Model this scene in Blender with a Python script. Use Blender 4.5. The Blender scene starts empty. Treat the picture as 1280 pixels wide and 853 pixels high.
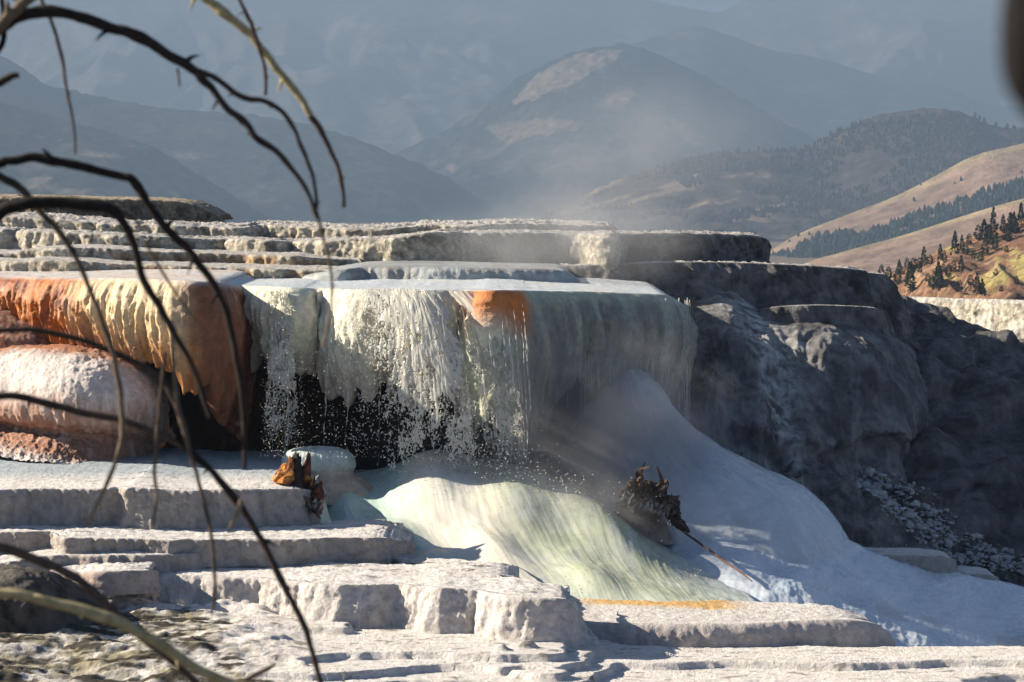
import bpy, math, random
import numpy as np
from mathutils import Vector
random.seed(7)
RNG = np.random.default_rng(11)
SC = bpy.context.scene
COL = SC.collection
F = 3500.0
TH = math.atan((426.5-225.0)/F)
ST, CT = math.sin(TH), math.cos(TH)

# ------------------------------------------------------------------ camera maths
def at(px, py, Y):
    px = np.asarray(px, float); py = np.asarray(py, float); Y = np.asarray(Y, float)
    x = (px-640.0)/F; y = (426.5-py)/F
    dy = y*ST+CT; dz = y*CT-ST
    k = Y/dy
    return np.stack([x*k, Y+0*k, dz*k], -1)

def proj(P):
    X, Y, Z = P[..., 0], P[..., 1], P[..., 2]
    d = Y*CT-Z*ST
    u = Y*ST+Z*CT
    return 640+F*X/d, 426.5-F*u/d

# ------------------------------------------------------------------ noise
_perm = RNG.permutation(256)
_perm = np.concatenate([_perm, _perm, _perm])
_g = RNG.normal(size=(256, 3)); _g /= np.linalg.norm(_g, axis=1)[:, None]
def perlin(x, y, z=0.0):
    x, y, z = np.broadcast_arrays(np.asarray(x, float), np.asarray(y, float), np.asarray(z, float))
    xi = np.floor(x).astype(int); yi = np.floor(y).astype(int); zi = np.floor(z).astype(int)
    xf, yf, zf = x-xi, y-yi, z-zi
    xi &= 255; yi &= 255; zi &= 255
    u = xf*xf*xf*(xf*(xf*6-15)+10); v = yf*yf*yf*(yf*(yf*6-15)+10); w = zf*zf*zf*(zf*(zf*6-15)+10)
    def g(i, j, k):
        h = _perm[_perm[_perm[(xi+i) & 255]+((yi+j) & 255)]+((zi+k) & 255)]
        gr = _g[h]
        return gr[..., 0]*(xf-i)+gr[..., 1]*(yf-j)+gr[..., 2]*(zf-k)
    def l(a, b, t): return a+t*(b-a)
    return 1.6*l(l(l(g(0,0,0), g(1,0,0), u), l(g(0,1,0), g(1,1,0), u), v),
             l(l(g(0,0,1), g(1,0,1), u), l(g(0,1,1), g(1,1,1), u), v), w)
def fbm(x, y, z=0.0, o=4, gain=.5):
    s = 0; a = 1.0; f = 1.0; n = 0
    for i in range(o):
        s = s+a*perlin(np.asarray(x)*f+17.3*i, np.asarray(y)*f+5.1*i, np.asarray(z)*f+9.7*i); n += a; a *= gain; f *= 2.03
    return s/n
def ridged(x, y, z=0.0, o=4, gain=.5):
    s = 0; a = 1.0; f = 1.0; n = 0
    for i in range(o):
        s = s+a*(1-np.abs(perlin(np.asarray(x)*f+7.3*i, np.asarray(y)*f+3.1*i, np.asarray(z)*f+2.7*i))*2); n += a; a *= gain; f *= 2.1
    return s/n
def worley(x, y, z=0.0, seed=0):
    x, y, z = np.broadcast_arrays(np.asarray(x, float), np.asarray(y, float), np.asarray(z, float))
    xi = np.floor(x).astype(int); yi = np.floor(y).astype(int); zi = np.floor(z).astype(int)
    f1 = np.full(x.shape, 9.0); f2 = np.full(x.shape, 9.0)
    tab = _rt
    for i in (-1, 0, 1):
        for j in (-1, 0, 1):
            for k in (-1, 0, 1):
                h = _perm[_perm[_perm[(xi+i+seed) & 255]+((yi+j) & 255)]+((zi+k) & 255)]
                r = tab[h]
                d = np.sqrt((xi+i+r[..., 0]-x)**2+(yi+j+r[..., 1]-y)**2+(zi+k+r[..., 2]-z)**2)
                f2 = np.minimum(f2, np.maximum(f1, d)); f1 = np.minimum(f1, d)
    return f1, f2
_rt = RNG.random((256, 3))
def sm(a, b, x):
    t = np.clip((np.asarray(x, float)-a)/(b-a), 0, 1)
    return t*t*(3-2*t)
def mix(a, b, t):
    t = np.asarray(t)[..., None]
    return np.asarray(a)*(1-t)+np.asarray(b)*t

# ------------------------------------------------------------------ mesh helpers
def quads_mesh(name, V, Q, mat=None, col=None, smooth=True, T=None):
    me = bpy.data.meshes.new(name)
    nv = len(V); nq = len(Q); nt = 0 if T is None else len(T)
    me.vertices.add(nv); me.vertices.foreach_set('co', np.ascontiguousarray(V, np.float32).ravel())
    idx = np.asarray(Q, np.int32).ravel()
    starts = np.arange(nq, dtype=np.int32)*4
    tot = nq*4
    if nt:
        idx = np.concatenate([idx, np.asarray(T, np.int32).ravel()])
        starts = np.concatenate([starts, tot+np.arange(nt, dtype=np.int32)*3]); tot += nt*3
    me.loops.add(tot); me.loops.foreach_set('vertex_index', idx)
    me.polygons.add(nq+nt); me.polygons.foreach_set('loop_start', starts)
    me.update(calc_edges=True)
    me.polygons.foreach_set('use_smooth', np.full(nq+nt, smooth))
    if col is not None:
        a = me.color_attributes.new('Col', 'FLOAT_COLOR', 'POINT')
        c = np.ones((nv, 4), np.float32); c[:, :3] = np.clip(np.asarray(col).reshape(-1, 3), 0, 1)
        a.data.foreach_set('color', c.ravel())
    me.validate()
    if mat: me.materials.append(mat)
    o = bpy.data.objects.new(name, me); COL.objects.link(o)
    return o

def grid_faces(n, m, keep=None):
    i = np.arange(n-1)[:, None]*m+np.arange(m-1)[None, :]
    q = np.stack([i, i+m, i+m+1, i+1], -1)
    if keep is not None: return q[keep]
    return q.reshape(-1, 4)

def tag(o, label=None, cat=None, group=None, kind=None):
    if label: o['label'] = label
    if cat: o['category'] = cat
    if group: o['group'] = group
    if kind: o['kind'] = kind
    return o

def crom(P, n):
    """Catmull-Rom resample along axis 0 to n samples (uniform parameter)"""
    P = np.asarray(P, float); k = len(P)
    E = np.concatenate([[2*P[0]-P[1]], P, [2*P[-1]-P[-2]]])
    t = np.linspace(0, k-1-1e-9, n); i = t.astype(int); f = (t-i).reshape((-1,)+(1,)*(P.ndim-1))
    a, b, c, d = E[i], E[i+1], E[i+2], E[i+3]
    return .5*((2*b)+(-a+c)*f+(2*a-5*b+4*c-d)*f*f+(-a+3*b-3*c+d)*f**3)

def arc_resample(P, ds):
    """P dense polyline (n,k) first 3 comps xyz -> equally spaced in xyz"""
    d = np.linalg.norm(np.diff(P[:, :3], axis=0), axis=1); s = np.concatenate([[0], np.cumsum(d)])
    n = max(8, int(s[-1]/ds))
    q = np.linspace(0, s[-1], n)
    return np.stack([np.interp(q, s, P[:, j]) for j in range(P.shape[1])], -1), q

def blur1(a, k):
    if k < 1: return a
    ker = np.hanning(2*k+3)[1:-1]; ker /= ker.sum()
    pad = np.concatenate([np.repeat(a[:1], k, 0), a, np.repeat(a[-1:], k, 0)])
    return np.stack([np.convolve(pad[:, j], ker, 'valid') for j in range(a.shape[1])], -1)

# ------------------------------------------------------------------ materials
def new_mat(name):
    m = bpy.data.materials.new(name); m.use_nodes = True
    nt = m.node_tree; b = nt.nodes['Principled BSDF']
    return m, nt, b
def attr_mat(name, rough=.8, spec=.3, bscale=18, bstr=.5, bdist=.02, var=.35, vscale=6, wet=None, coat=0, fine=90):
    m, nt, b = new_mat(name); N = nt.nodes; L = nt.links
    at_ = N.new('ShaderNodeAttribute'); at_.attribute_name = 'Col'
    tc = N.new('ShaderNodeTexCoord')
    n1 = N.new('ShaderNodeTexNoise'); n1.inputs['Scale'].default_value = vscale; n1.inputs['Detail'].default_value = 6; n1.inputs['Roughness'].default_value = .65
    L.new(tc.outputs['Object'], n1.inputs['Vector'])
    mr = N.new('ShaderNodeMapRange'); mr.inputs[1].default_value = .3; mr.inputs[2].default_value = .7
    mr.inputs[3].default_value = 1-var; mr.inputs[4].default_value = 1+var*.35
    L.new(n1.outputs['Fac'], mr.inputs[0])
    mu = N.new('ShaderNodeMix'); mu.data_type = 'RGBA'; mu.blend_type = 'MULTIPLY'; mu.inputs['Factor'].default_value = 1
    L.new(at_.outputs['Color'], mu.inputs['A']); L.new(mr.outputs[0], mu.inputs['B'])
    L.new(mu.outputs['Result'], b.inputs['Base Color'])
    n2 = N.new('ShaderNodeTexNoise'); n2.inputs['Scale'].default_value = bscale; n2.inputs['Detail'].default_value = 8; n2.inputs['Roughness'].default_value = .7
    L.new(tc.outputs['Object'], n2.inputs['Vector'])
    bp = N.new('ShaderNodeBump'); bp.inputs['Strength'].default_value = bstr; bp.inputs['Distance'].default_value = bdist
    L.new(n2.outputs['Fac'], bp.inputs['Height']); L.new(bp.outputs['Normal'], b.inputs['Normal'])
    b.inputs['Roughness'].default_value = rough; b.inputs['Specular IOR Level'].default_value = spec
    if wet:
        mr2 = N.new('ShaderNodeMapRange'); mr2.inputs[1].default_value = .35; mr2.inputs[2].default_value = .65
        mr2.inputs[3].default_value = wet; mr2.inputs[4].default_value = rough
        L.new(n1.outputs['Fac'], mr2.inputs[0]); L.new(mr2.outputs[0], b.inputs['Roughness'])
    if coat: b.inputs['Coat Weight'].default_value = coat; b.inputs['Coat Roughness'].default_value = .15
    return m
M_trav = attr_mat('travertine', .9, .2, 16, 1.0, .05, .3, 7)
M_rough = attr_mat('crusty_travertine', .95, .15, 9, 1.0, .12, .6, 8)
M_wet = attr_mat('wet_travertine', .6, .4, 20, .9, .03, .35, 7, wet=.3)
M_dark = attr_mat('dark_travertine', .85, .2, 8, 1.0, .12, .6, 3.5, wet=.6)
M_flow = attr_mat('flowing_water', .35, .5, 5, .25, .03, .12, 2.5, wet=.18)
M_mount = attr_mat('mountain_ground', 1, .05, .03, .7, 9, .6, .045)
M_hill = attr_mat('hill_ground', 1, .05, .9, 1.0, .8, .7, .6)
M_foliage = attr_mat('needle_foliage', .9, .1, 3, .2, .02, .4, 1.2)
M_bark = attr_mat('bark', .85, .2, 220, .8, .002, .5, 60)
M_wood = attr_mat('rotten_wood', .75, .3, 30, .9, .03, .6, 14)

def water_mat(name, c, rough=.2, trans=.45):
    m, nt, b = new_mat(name); N = nt.nodes; L = nt.links
    b.inputs['Base Color'].default_value = (*c, 1); b.inputs['Roughness'].default_value = rough
    t = N.new('ShaderNodeBsdfTranslucent'); t.inputs['Color'].default_value = (*c, 1)
    mx = N.new('ShaderNodeMixShader'); mx.inputs[0].default_value = trans
    out = [n for n in N if n.type == 'OUTPUT_MATERIAL'][0]
    L.new(b.outputs[0], mx.inputs[1]); L.new(t.outputs[0], mx.inputs[2])
    tr = N.new('ShaderNodeBsdfTransparent'); m3 = N.new('ShaderNodeMixShader'); m3.inputs[0].default_value = .25
    L.new(mx.outputs[0], m3.inputs[1]); L.new(tr.outputs[0], m3.inputs[2]); L.new(m3.outputs[0], out.inputs['Surface'])
    return m
M_foam = water_mat('water_foam', (.84, .83, .76))

WHITE = np.array([.74, .70, .66]); CREAM = np.array([.70, .63, .50]); OLIVE = np.array([.50, .455, .36])
RUST = np.array([.25, .06, .02]); ORANGE = np.array([.58, .18, .03]); AMBER = np.array([.80, .50, .20]); BUFF = np.array([.80, .66, .48])
GREY = np.array([.30, .29, .28]); DARK = np.array([.03, .025, .02]); BLUE = np.array([.55, .64, .70]); GREEN = np.array([.50, .60, .42]); MINT = np.array([.62, .72, .62])

# ------------------------------------------------------------------ terrace builder
ROUGH = 1.5
def terrace(name, rim, drop, back, mat, colfn, ds=.035, lip=.06, slope=.12, over=None, scal=((.12, .9), (.04, 3.5)),
            flute=(.03, 5.0, .6), lump=(.05, 2.5), topn=(.03, 2.2), drip=0.0, ragged=0.0, rag_f=3.0, thick=False, seed=0, toprise=0.0, wr=None, smooth_n=14):
    R = np.asarray(rim, float)
    W = np.concatenate([at(R[:, 0], R[:, 1], R[:, 2]), R[:, :1]], 1)
    D = crom(W, 1200)
    D, s = arc_resample(D, ds)
    n = len(D); px = D[:, 3]; P0 = D[:, :3].copy()
    tan = np.gradient(P0[:, :2], axis=0); tan = blur1(tan, smooth_n); tan /= np.linalg.norm(tan, axis=1)[:, None]+1e-9
    nor = np.stack([tan[:, 1], -tan[:, 0]], -1)            # outward (towards camera when running left to right)
    off = 0
    for a, f in scal: off = off+a*fbm(s*f+seed*13.1, seed*3.7, 0, 3)
    off = off+.5*scal[-1][0]*fbm(s*scal[-1][1]*3.3, seed*1.7, 4, 4, .65)
    P0[:, :2] += nor*off[:, None]
    dr = drop(px) if callable(drop) else np.full(n, float(drop))
    bk = back(px) if callable(back) else np.full(n, float(back))
    if ragged:
        r = .5+.5*ridged(s*rag_f+seed, 0.3, 0, 3)
        dr = dr*(1-ragged*(1-np.clip(r, 0, 1)))
    nt_ = 46; nw = wr or max(24, int(np.max(dr)/ds))
    rows = []; ts = []
    X = P0[:, 0]; Y = P0[:, 1]; Z = P0[:, 2]
    for i in range(nt_, 0, -1):
        q = (i/nt_)**1.8
        yy = Y+q*bk
        z = Z+toprise*q+0*yy
        fade = sm(0, .25, q*bk)
        z = z+fade*topn[0]*fbm(X*topn[1], yy*topn[1]*1.6, seed*1.7, 6, .66)-.01
        z = z+fade*topn[0]*.6*np.clip(ridged(X*topn[1]*2.7, yy*topn[1]*3, seed, 2), -1, 1)
        rows.append(np.stack([X, yy, z], -1)); ts.append(-q)
    sl = slope
    for j in range(nw+1):
        t = j/nw
        t2 = t**1.15
        h = dr*t2
        rr = lip
        hh = np.minimum(h, rr)
        o = rr*np.sqrt(np.clip(1-(1-hh/rr)**2, 0, 1))-rr*0+sl*h
        if over is not None: o = o+over(px, t)
        zz = Z-h
        fx = s*flute[1]+.25*fbm(s*2, zz*2, seed, 2)
        fl = flute[0]*sm(0, .15, t)*(ridged(fx, zz*flute[2], seed, 3))
        lm = ROUGH*lump[0]*sm(0, .08, t)*fbm(X*lump[1], Y*lump[1]+seed, zz*lump[1], 6, .66)
        o = o+fl+lm
        if drip: o = o+drip*sm(.05, .5, t)*np.clip(ridged(s*9+.3*perlin(s*3, zz*4, seed), zz*1.0, seed+4, 2), -.2, 1)
        rows.append(np.stack([X+nor[:, 0]*o, Y+nor[:, 1]*o, zz+.6*lm*sm(0, .06, t)*0], -1)); ts.append(t)
    if thick:
        last = rows[-1]; lt = rows[-1]
        for k, (inn, up) in enumerate(((.06, -.015), (.14, .03), (.22, .15), (.3, .5), (.4, 1.0))):
            w = np.minimum(up, dr*.8)
            rows.append(np.stack([last[:, 0]-nor[:, 0]*inn, last[:, 1]-nor[:, 1]*inn, last[:, 2]+w], -1)); ts.append(1.0)
    P = np.stack(rows); t = np.asarray(ts)[:, None]+0*px[None]
    C = colfn(px[None]+0*t, t, P, s[None]+0*t)
    o = quads_mesh(name, P.reshape(-1, 3), grid_faces(P.shape[0], P.shape[1]), mat, C)
    return tag(o, kind='structure')

# ------------------------------------------------------------------ loft builder
def loft(name, ctrl, n, m, mat, colfn, disp=None, keep=None, kind='structure'):
    """ctrl rows (top->bottom) of (px,py,Y) left->right ; n rows, m columns"""
    Cn = np.asarray(ctrl, float)
    W = at(Cn[..., 0], Cn[..., 1], Cn[..., 2])
    A = crom(W, n); A = np.swapaxes(crom(np.swapaxes(A, 0, 1), m), 0, 1)
    v = np.linspace(0, 1, n)[:, None]+np.zeros((1, m)); u = np.linspace(0, 1, m)[None]+np.zeros((n, 1))
    du = np.gradient(A, axis=1); dv = np.gradient(A, axis=0)
    N_ = np.cross(dv, du); N_ /= np.linalg.norm(N_, axis=-1)[..., None]+1e-12
    if disp is not None:
        A = A+N_*disp(A, u, v)[..., None]
    C = colfn(A, u, v)
    k = None
    if keep is not None:
        kk = keep(A, u, v); k = kk[:-1, :-1]
    o = quads_mesh(name, A.reshape(-1, 3), grid_faces(n, m, k), mat, C)
    tag(o, kind=kind)
    return o, A

def speck(P, f, lo, hi, o=4, z=0):
    return sm(lo, hi, fbm(P[..., 0]*f, P[..., 1]*f+z, P[..., 2]*f, o, .6))

exec_parts = []
# =================================================================== UPPER TERRACES
def col_upper(base, stain=OLIVE, dark=.5, top=WHITE*.9):
    def fn(px, t, P, s):
        c = mix(base*1.2, stain*1.1, speck(P, 1.2, -.3, .4))
        c = mix(c, c*dark*.6, speck(P, 3.4, .0, .3)*.8)
        c = mix(c, stain*.5, sm(.3, .9, t)*speck(P*[1, 1, .3], 5, -.1, .3)*.5)
        tp = mix(top, stain, speck(P, 2.5, 0, .4)*.5)
        return mix(tp, c, sm(-.02, .12, t))
    return fn
SAND = np.array([.46, .39, .29])
tag(terrace('ground_terrace', [(-160, 243, 69), (0, 245, 68), (60, 246, 67.7), (120, 248, 67.6), (180, 249, 67.8), (225, 252, 68), (250, 259, 68.6), (270, 270, 69.5), (280, 276, 71)],
    .7, 3.0, M_rough, col_upper(SAND*.7, SAND*.5, top=SAND*1.1), lump=(.1, 2), flute=(.05, 3, 1), topn=(.06, 2), seed=1),
    'dark topmost travertine block with sunlit rim, at the upper left edge', 'terrace')
tag(terrace('ground_terrace', [(-160, 268, 62), (0, 270, 61.5), (60, 274, 61.2), (130, 279, 60.8), (200, 281, 60.8), (290, 284, 60.6), (330, 280, 61.5), (400, 284, 60.8), (470, 286, 60.3), (530, 280, 61.0), (580, 281, 60.6), (640, 279, 61.3), (700, 280, 62.0), (745, 281, 62.4), (758, 284, 63.5), (760, 286, 66)],
    .6, 5.0, M_rough, col_upper(CREAM, OLIVE), lump=(.16, 1.8), flute=(.06, 3, 1.2), topn=(.12, 1.5), scal=((.5, .45), (.15, 1.7)), seed=2, toprise=-.05),
    'long crusty cream terrace rim forming the skyline of the spring', 'terrace')
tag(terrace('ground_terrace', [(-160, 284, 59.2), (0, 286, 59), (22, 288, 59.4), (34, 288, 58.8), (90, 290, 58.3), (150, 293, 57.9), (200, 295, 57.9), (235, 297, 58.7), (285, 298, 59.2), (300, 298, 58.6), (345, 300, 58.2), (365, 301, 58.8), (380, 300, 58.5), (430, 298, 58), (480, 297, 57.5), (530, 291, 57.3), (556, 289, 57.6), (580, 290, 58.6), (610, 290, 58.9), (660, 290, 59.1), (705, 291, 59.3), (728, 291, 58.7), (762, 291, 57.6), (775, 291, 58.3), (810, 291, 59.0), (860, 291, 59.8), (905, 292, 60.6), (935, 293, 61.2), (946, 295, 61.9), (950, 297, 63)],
    .95, 3.5, M_rough, lambda px, t, P, s: mix(col_upper(CREAM*1.1, OLIVE)(px, t, P, s), col_upper(GREY*.8, GREY*.5)(px, t, P, s), sm(590, 640, px+20*fbm(P[..., 0]*2, P[..., 2]*2, 0, 3))*(1-sm(712, 735, px+16*fbm(P[..., 0]*2+9, P[..., 2]*2.5, 0, 4))*sm(782, 758, px+22*fbm(P[..., 0]*2, P[..., 2]*2.5, 4, 4)))), lump=(.15, 1.8), flute=(.08, 2.4, .8), topn=(.09, 1.8), seed=3, scal=((.22, .7), (.09, 2.4)), toprise=-.10, lip=.04),  # grey puts shade into the right wall colour, leaving the lit spur cream
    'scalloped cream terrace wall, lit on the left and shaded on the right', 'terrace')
def col_t3(px, t, P, s):
    c = col_upper(CREAM, OLIVE)(px, t, P, s)
    k = sm(120, 170, px)*(1-sm(420, 470, px))*sm(-.02, .2, t)
    a = speck(P, 2.2, -.3, .3)
    return mix(c, mix(ORANGE*.7, AMBER, a), k*.65*speck(P, 1.5, -.3, .1, z=5))
tag(terrace('ground_terrace', [(-160, 314, 56.4), (0, 316, 56.2), (30, 312, 56), (80, 309, 55.7), (140, 310, 55.7), (180, 313, 56), (240, 315, 56.5), (300, 317, 56.7), (330, 318, 56.3), (370, 319, 56.1), (400, 322, 56.6), (450, 324, 57)],
    .8, 2.5, M_rough, col_t3, lump=(.11, 2.2), flute=(.07, 2.6, .8), seed=4, scal=((.25, .6), (.08, 2))),
    'narrow cream terrace step with shaded niches below the rim', 'terrace')
tag(terrace('ground_terrace', [(-160, 324, 54.5), (0, 326, 54.2), (40, 324, 54.0), (90, 325, 53.9), (110, 326, 54.1), (150, 329, 54.1), (200, 331, 54.0), (260, 333, 54), (300, 334, 54.0), (360, 336, 53.8), (420, 337, 54), (460, 338, 54.6), (478, 340, 56)],
    .7, 2.2, M_rough, col_t3, lump=(.09, 2.2), flute=(.08, 2.2, .8), seed=5, scal=((.25, .6), (.08, 2))),
    'orange stained low step at the back of the spring shelf', 'terrace')
def col_t4(px, t, P, s):
    c = mix(np.array([.44, .47, .46]), GREY*1.1, speck(P, 1.6, -.2, .4))
    return mix(c, OLIVE, speck(P, 3, .1, .5)*.5)
tag(terrace('ground_terrace', [(370, 345, 54.4), (395, 341, 53.6), (430, 336, 53.4), (450, 333, 54), (500, 332, 53.8), (560, 333, 53.6), (630, 335, 53.6), (690, 336, 53.8), (712, 340, 54), (722, 352, 54.6), (728, 360, 56)],
    .55, 3.5, M_wet, col_t4, lump=(.04, 2), flute=(.03, 4, .6), topn=(.01, 2), seed=6, slope=.35, lip=.12),
    'smooth wet grey ledge spilling onto the shelf behind the fall', 'terrace')
# =================================================================== MAIN SHELF
RIM_S = [(-160, 341, 53.0), (-60, 343, 52.0), (0, 345, 51.3), (60, 346, 50.4), (120, 347, 49.5), (180, 348, 48.7), (225, 350, 48.2), (252, 351, 48.2), (272, 352, 48.7), (286, 354, 49.8), (300, 356, 50.4), (322, 357, 50.0), (352, 358, 49.4), (372, 359, 49.3), (392, 360, 49.7), (412, 360, 49.6), (440, 361, 48.9), (465, 361, 48.7), (490, 361, 48.9), (530, 362, 48.3), (560, 362, 48.4), (585, 362, 48.4), (612, 362, 47.9), (640, 362, 48.3), (680, 363, 49.1), (740, 364, 50.0), (790, 366, 50.6), (820, 367, 51.1), (834, 369, 51.7), (840, 373, 52.6), (840, 375, 54), (832, 374, 56)]
def drop_s(px):
    k = np.interp(px, [-160, 0, 60, 100, 150, 200, 240, 270, 296, 300, 322, 332, 345, 360, 385, 400, 412, 440, 500, 560, 600, 640, 670, 690, 720, 760, 800, 840, 862],
                      [110, 110, 105, 100, 108, 120, 150, 185, 205, 140, 130, 60, 120, 135, 120, 70, 140, 155, 150, 165, 200, 235, 225, 150, 130, 165, 135, 160, 170])
    return k*49.0/F
def over_s(px, t):
    rim = .22*np.sin(np.clip(t*2.2, 0, math.pi))
    inn = -.5*np.clip(t-.35, 0, 1)**1.2
    k = np.interp(px, [0, 230, 300, 640, 700, 862], [1, 1.1, .8, .5, 1.2, 1.2])
    return (rim+inn)*k
def col_s(px, t, P, s):
    x = P[..., 0]; z = P[..., 2]
    n1 = fbm(s*1.5, z*.6, 2, 4)
    st = ridged(s*6, z*.5, 5, 3)
    c = mix(mix(ORANGE, RUST, speck(P, 3, -.1, .4)), mix(np.array([.78, .42, .12]), np.array([.82, .62, .36]), sm(-.2, .6, st+.5*n1)), sm(95, 130, px+50*n1))
    c = mix(c, RUST*.6, sm(.25, -.35, st)*sm(.15, .8, t)*.8)
    c = mix(c, RUST, sm(30, -10, px+20*n1)*.6)
    c = mix(c, ORANGE*.8, sm(.45, 1.0, t)*.75)
    c = mix(c, mix(RUST*.5, np.array([.30, .12, .05]), n1*.5+.5), sm(222, 250, px+14*n1))  # shaded right side of the bulge painted dark brown
    lipc = sm(.10, .0, t)*.7
    c = mix(c, WHITE, lipc*(1-sm(.2, .5, n1)))
    w = sm(292, 306, px+4*n1)
    wh = mix(np.array([.72, .76, .60]), np.array([.84, .76, .58]), sm(-.3, .2, n1))
    wh = mix(wh, np.array([.60, .66, .40]), sm(.0, .5, fbm(s*2.3, z*1.0, 8, 3))*.55)
    wh = mix(wh, np.array([.42, .33, .27]), sm(.55, 1.0, t)*sm(640, 560, px)*.7)
    c = mix(c, wh, w)
    # right part: shade painted grey below a paler lit rim, small orange tongue
    g = mix(np.array([.28, .275, .24]), np.array([.50, .50, .40]), sm(-.2, .5, fbm(s*3, z*.5, 3, 3)))
    g = mix(g, np.array([.60, .62, .44]), sm(.22, .0, t+.08*n1))
    c = mix(c, g, sm(605, 650, px+10*n1))
    og = sm(582, 596, px)*sm(656, 640, px)*sm(.42, .14, t+.1*n1)
    c = mix(c, mix(RUST, ORANGE*1.2, sm(-.3, .5, st+n1)), og*sm(-.5, .2, n1+.5))
    # top: shallow water over white crust, warm at the left
    tp = mix(np.array([.62, .68, .70]), WHITE, speck(P*[.4, 1, 1], 2, 0, .3))
    tp = mix(tp, mix(WHITE, AMBER*.9, speck(P, 2, -.05, .3)*.6), sm(300, 230, px))
    return mix(tp, c, sm(-.003, .03, t))
shelf = terrace('ground_shelf', RIM_S, drop_s, 7.0, M_wet, col_s, ds=.026, lip=.1, slope=.02, over=over_s,
    scal=((.10, .8), (.05, 2.8)), flute=(.11, 2.2, .30), lump=(.035, 3), topn=(.012, 1.5), drip=.10, ragged=.5, rag_f=2.3, thick=True, seed=8, wr=110, smooth_n=10)
tag(shelf, 'main spring shelf with orange curtain at left and pale green dripping curtain', 'terrace')

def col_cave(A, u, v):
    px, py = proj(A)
    c = mix(np.array([.035, .022, .016]), np.array([.10, .05, .03]), speck(A*[1, 1, .25], 2.5, .1, .5)*sm(430, 340, px))  # darkness of the hollow painted as near-black rock
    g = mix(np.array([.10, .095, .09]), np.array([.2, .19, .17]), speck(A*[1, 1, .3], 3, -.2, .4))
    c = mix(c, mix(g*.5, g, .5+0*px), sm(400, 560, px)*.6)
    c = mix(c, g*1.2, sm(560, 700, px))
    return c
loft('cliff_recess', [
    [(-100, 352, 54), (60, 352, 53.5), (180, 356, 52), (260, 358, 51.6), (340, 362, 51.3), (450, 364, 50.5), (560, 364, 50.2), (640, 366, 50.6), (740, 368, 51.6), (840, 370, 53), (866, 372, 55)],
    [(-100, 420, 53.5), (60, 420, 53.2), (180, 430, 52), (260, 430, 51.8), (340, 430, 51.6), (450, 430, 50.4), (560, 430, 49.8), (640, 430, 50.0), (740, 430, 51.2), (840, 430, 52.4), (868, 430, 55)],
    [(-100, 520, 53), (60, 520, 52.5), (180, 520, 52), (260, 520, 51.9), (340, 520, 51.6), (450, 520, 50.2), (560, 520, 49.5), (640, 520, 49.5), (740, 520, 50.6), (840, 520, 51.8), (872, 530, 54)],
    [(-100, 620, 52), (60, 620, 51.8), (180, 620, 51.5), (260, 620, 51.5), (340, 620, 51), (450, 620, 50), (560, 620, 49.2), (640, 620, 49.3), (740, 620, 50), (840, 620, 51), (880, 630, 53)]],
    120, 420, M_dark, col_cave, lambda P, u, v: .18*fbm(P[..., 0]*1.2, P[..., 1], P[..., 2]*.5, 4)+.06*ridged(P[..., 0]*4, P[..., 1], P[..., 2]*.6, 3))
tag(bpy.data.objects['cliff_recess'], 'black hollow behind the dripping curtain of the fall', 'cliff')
# =================================================================== LEFT BULGE
def col_bulge(A, u, v):
    st = ridged(A[..., 0]*6, A[..., 1]*3, A[..., 2]*.8, 3)
    c = mix(np.array([.80, .72, .66]), np.array([.62, .42, .34]), sm(.42, .62, v+.1*st))
    c = mix(c, np.array([.42, .20, .12]), sm(.5, .75, v+.12*st)*sm(-.1, .5, st)*.8)
    c = mix(c, mix(ORANGE*.8, RUST, speck(A, 3, -.2, .3)), sm(.24, .12, v+.06*fbm(A[..., 0]*2, A[..., 1]*2, 0, 3))*sm(.1, .35, u)*.85)
    c = mix(c, np.array([.6, .45, .38]), sm(.85, .95, v))
    c = mix(c, WHITE, sm(.9, 1, v)*.7)
    return c
bul, _ = loft('ground_mound', [
    [(-160, 432, 53.4), (-60, 431, 52.6), (0, 429, 51.9), (70, 427, 50.8), (130, 431, 50.6), (175, 444, 50.8), (200, 470, 51.5)],
    [(-160, 441, 51.4), (-60, 440, 50.6), (0, 436, 49.9), (70, 436, 49), (130, 443, 48.9), (178, 457, 49.3), (206, 480, 50.9)],
    [(-160, 462, 50.5), (-60, 461, 49.7), (0, 459, 49), (70, 459, 48.1), (130, 464, 48), (184, 478, 48.7), (211, 495, 50.5)],
    [(-160, 492, 50.1), (-60, 491, 49.3), (0, 490, 48.6), (70, 490, 47.7), (130, 492, 47.6), (188, 500, 48.4), (212, 516, 50.5)],
    [(-160, 520, 50.2), (-60, 520, 49.4), (0, 518, 48.7), (70, 523, 47.8), (130, 527, 47.7), (186, 534, 48.6), (207, 545, 50.5)],
    [(-160, 532, 50.8), (-60, 532, 50), (0, 530, 49.3), (70, 540, 48.4), (130, 546, 48.3), (178, 553, 49), (197, 565, 50.6)],
    [(-160, 545, 50.2), (-60, 545, 49.4), (0, 549, 48.8), (50, 561, 48), (100, 573, 47.9), (160, 582, 48.5), (200, 585, 50)],
    [(-160, 560, 49.5), (-60, 560, 48.7), (0, 572, 48), (45, 578, 47.4), (95, 583, 47.4), (160, 592, 48), (200, 600, 49.5)]],
    190, 300, M_trav, col_bulge, lambda P, u, v: sm(0, .1, v)*(.10*fbm(P[..., 0]*2.2, P[..., 1]*2.2, P[..., 2]*1.6, 6, .68)+.055*sm(.35, .6, v)*ridged(P[..., 0]*5.5, P[..., 1]*3, P[..., 2]*.7, 3)))
tag(bul, 'rounded pale travertine mound with red dripping skirt below orange curtain', 'mound')
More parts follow.
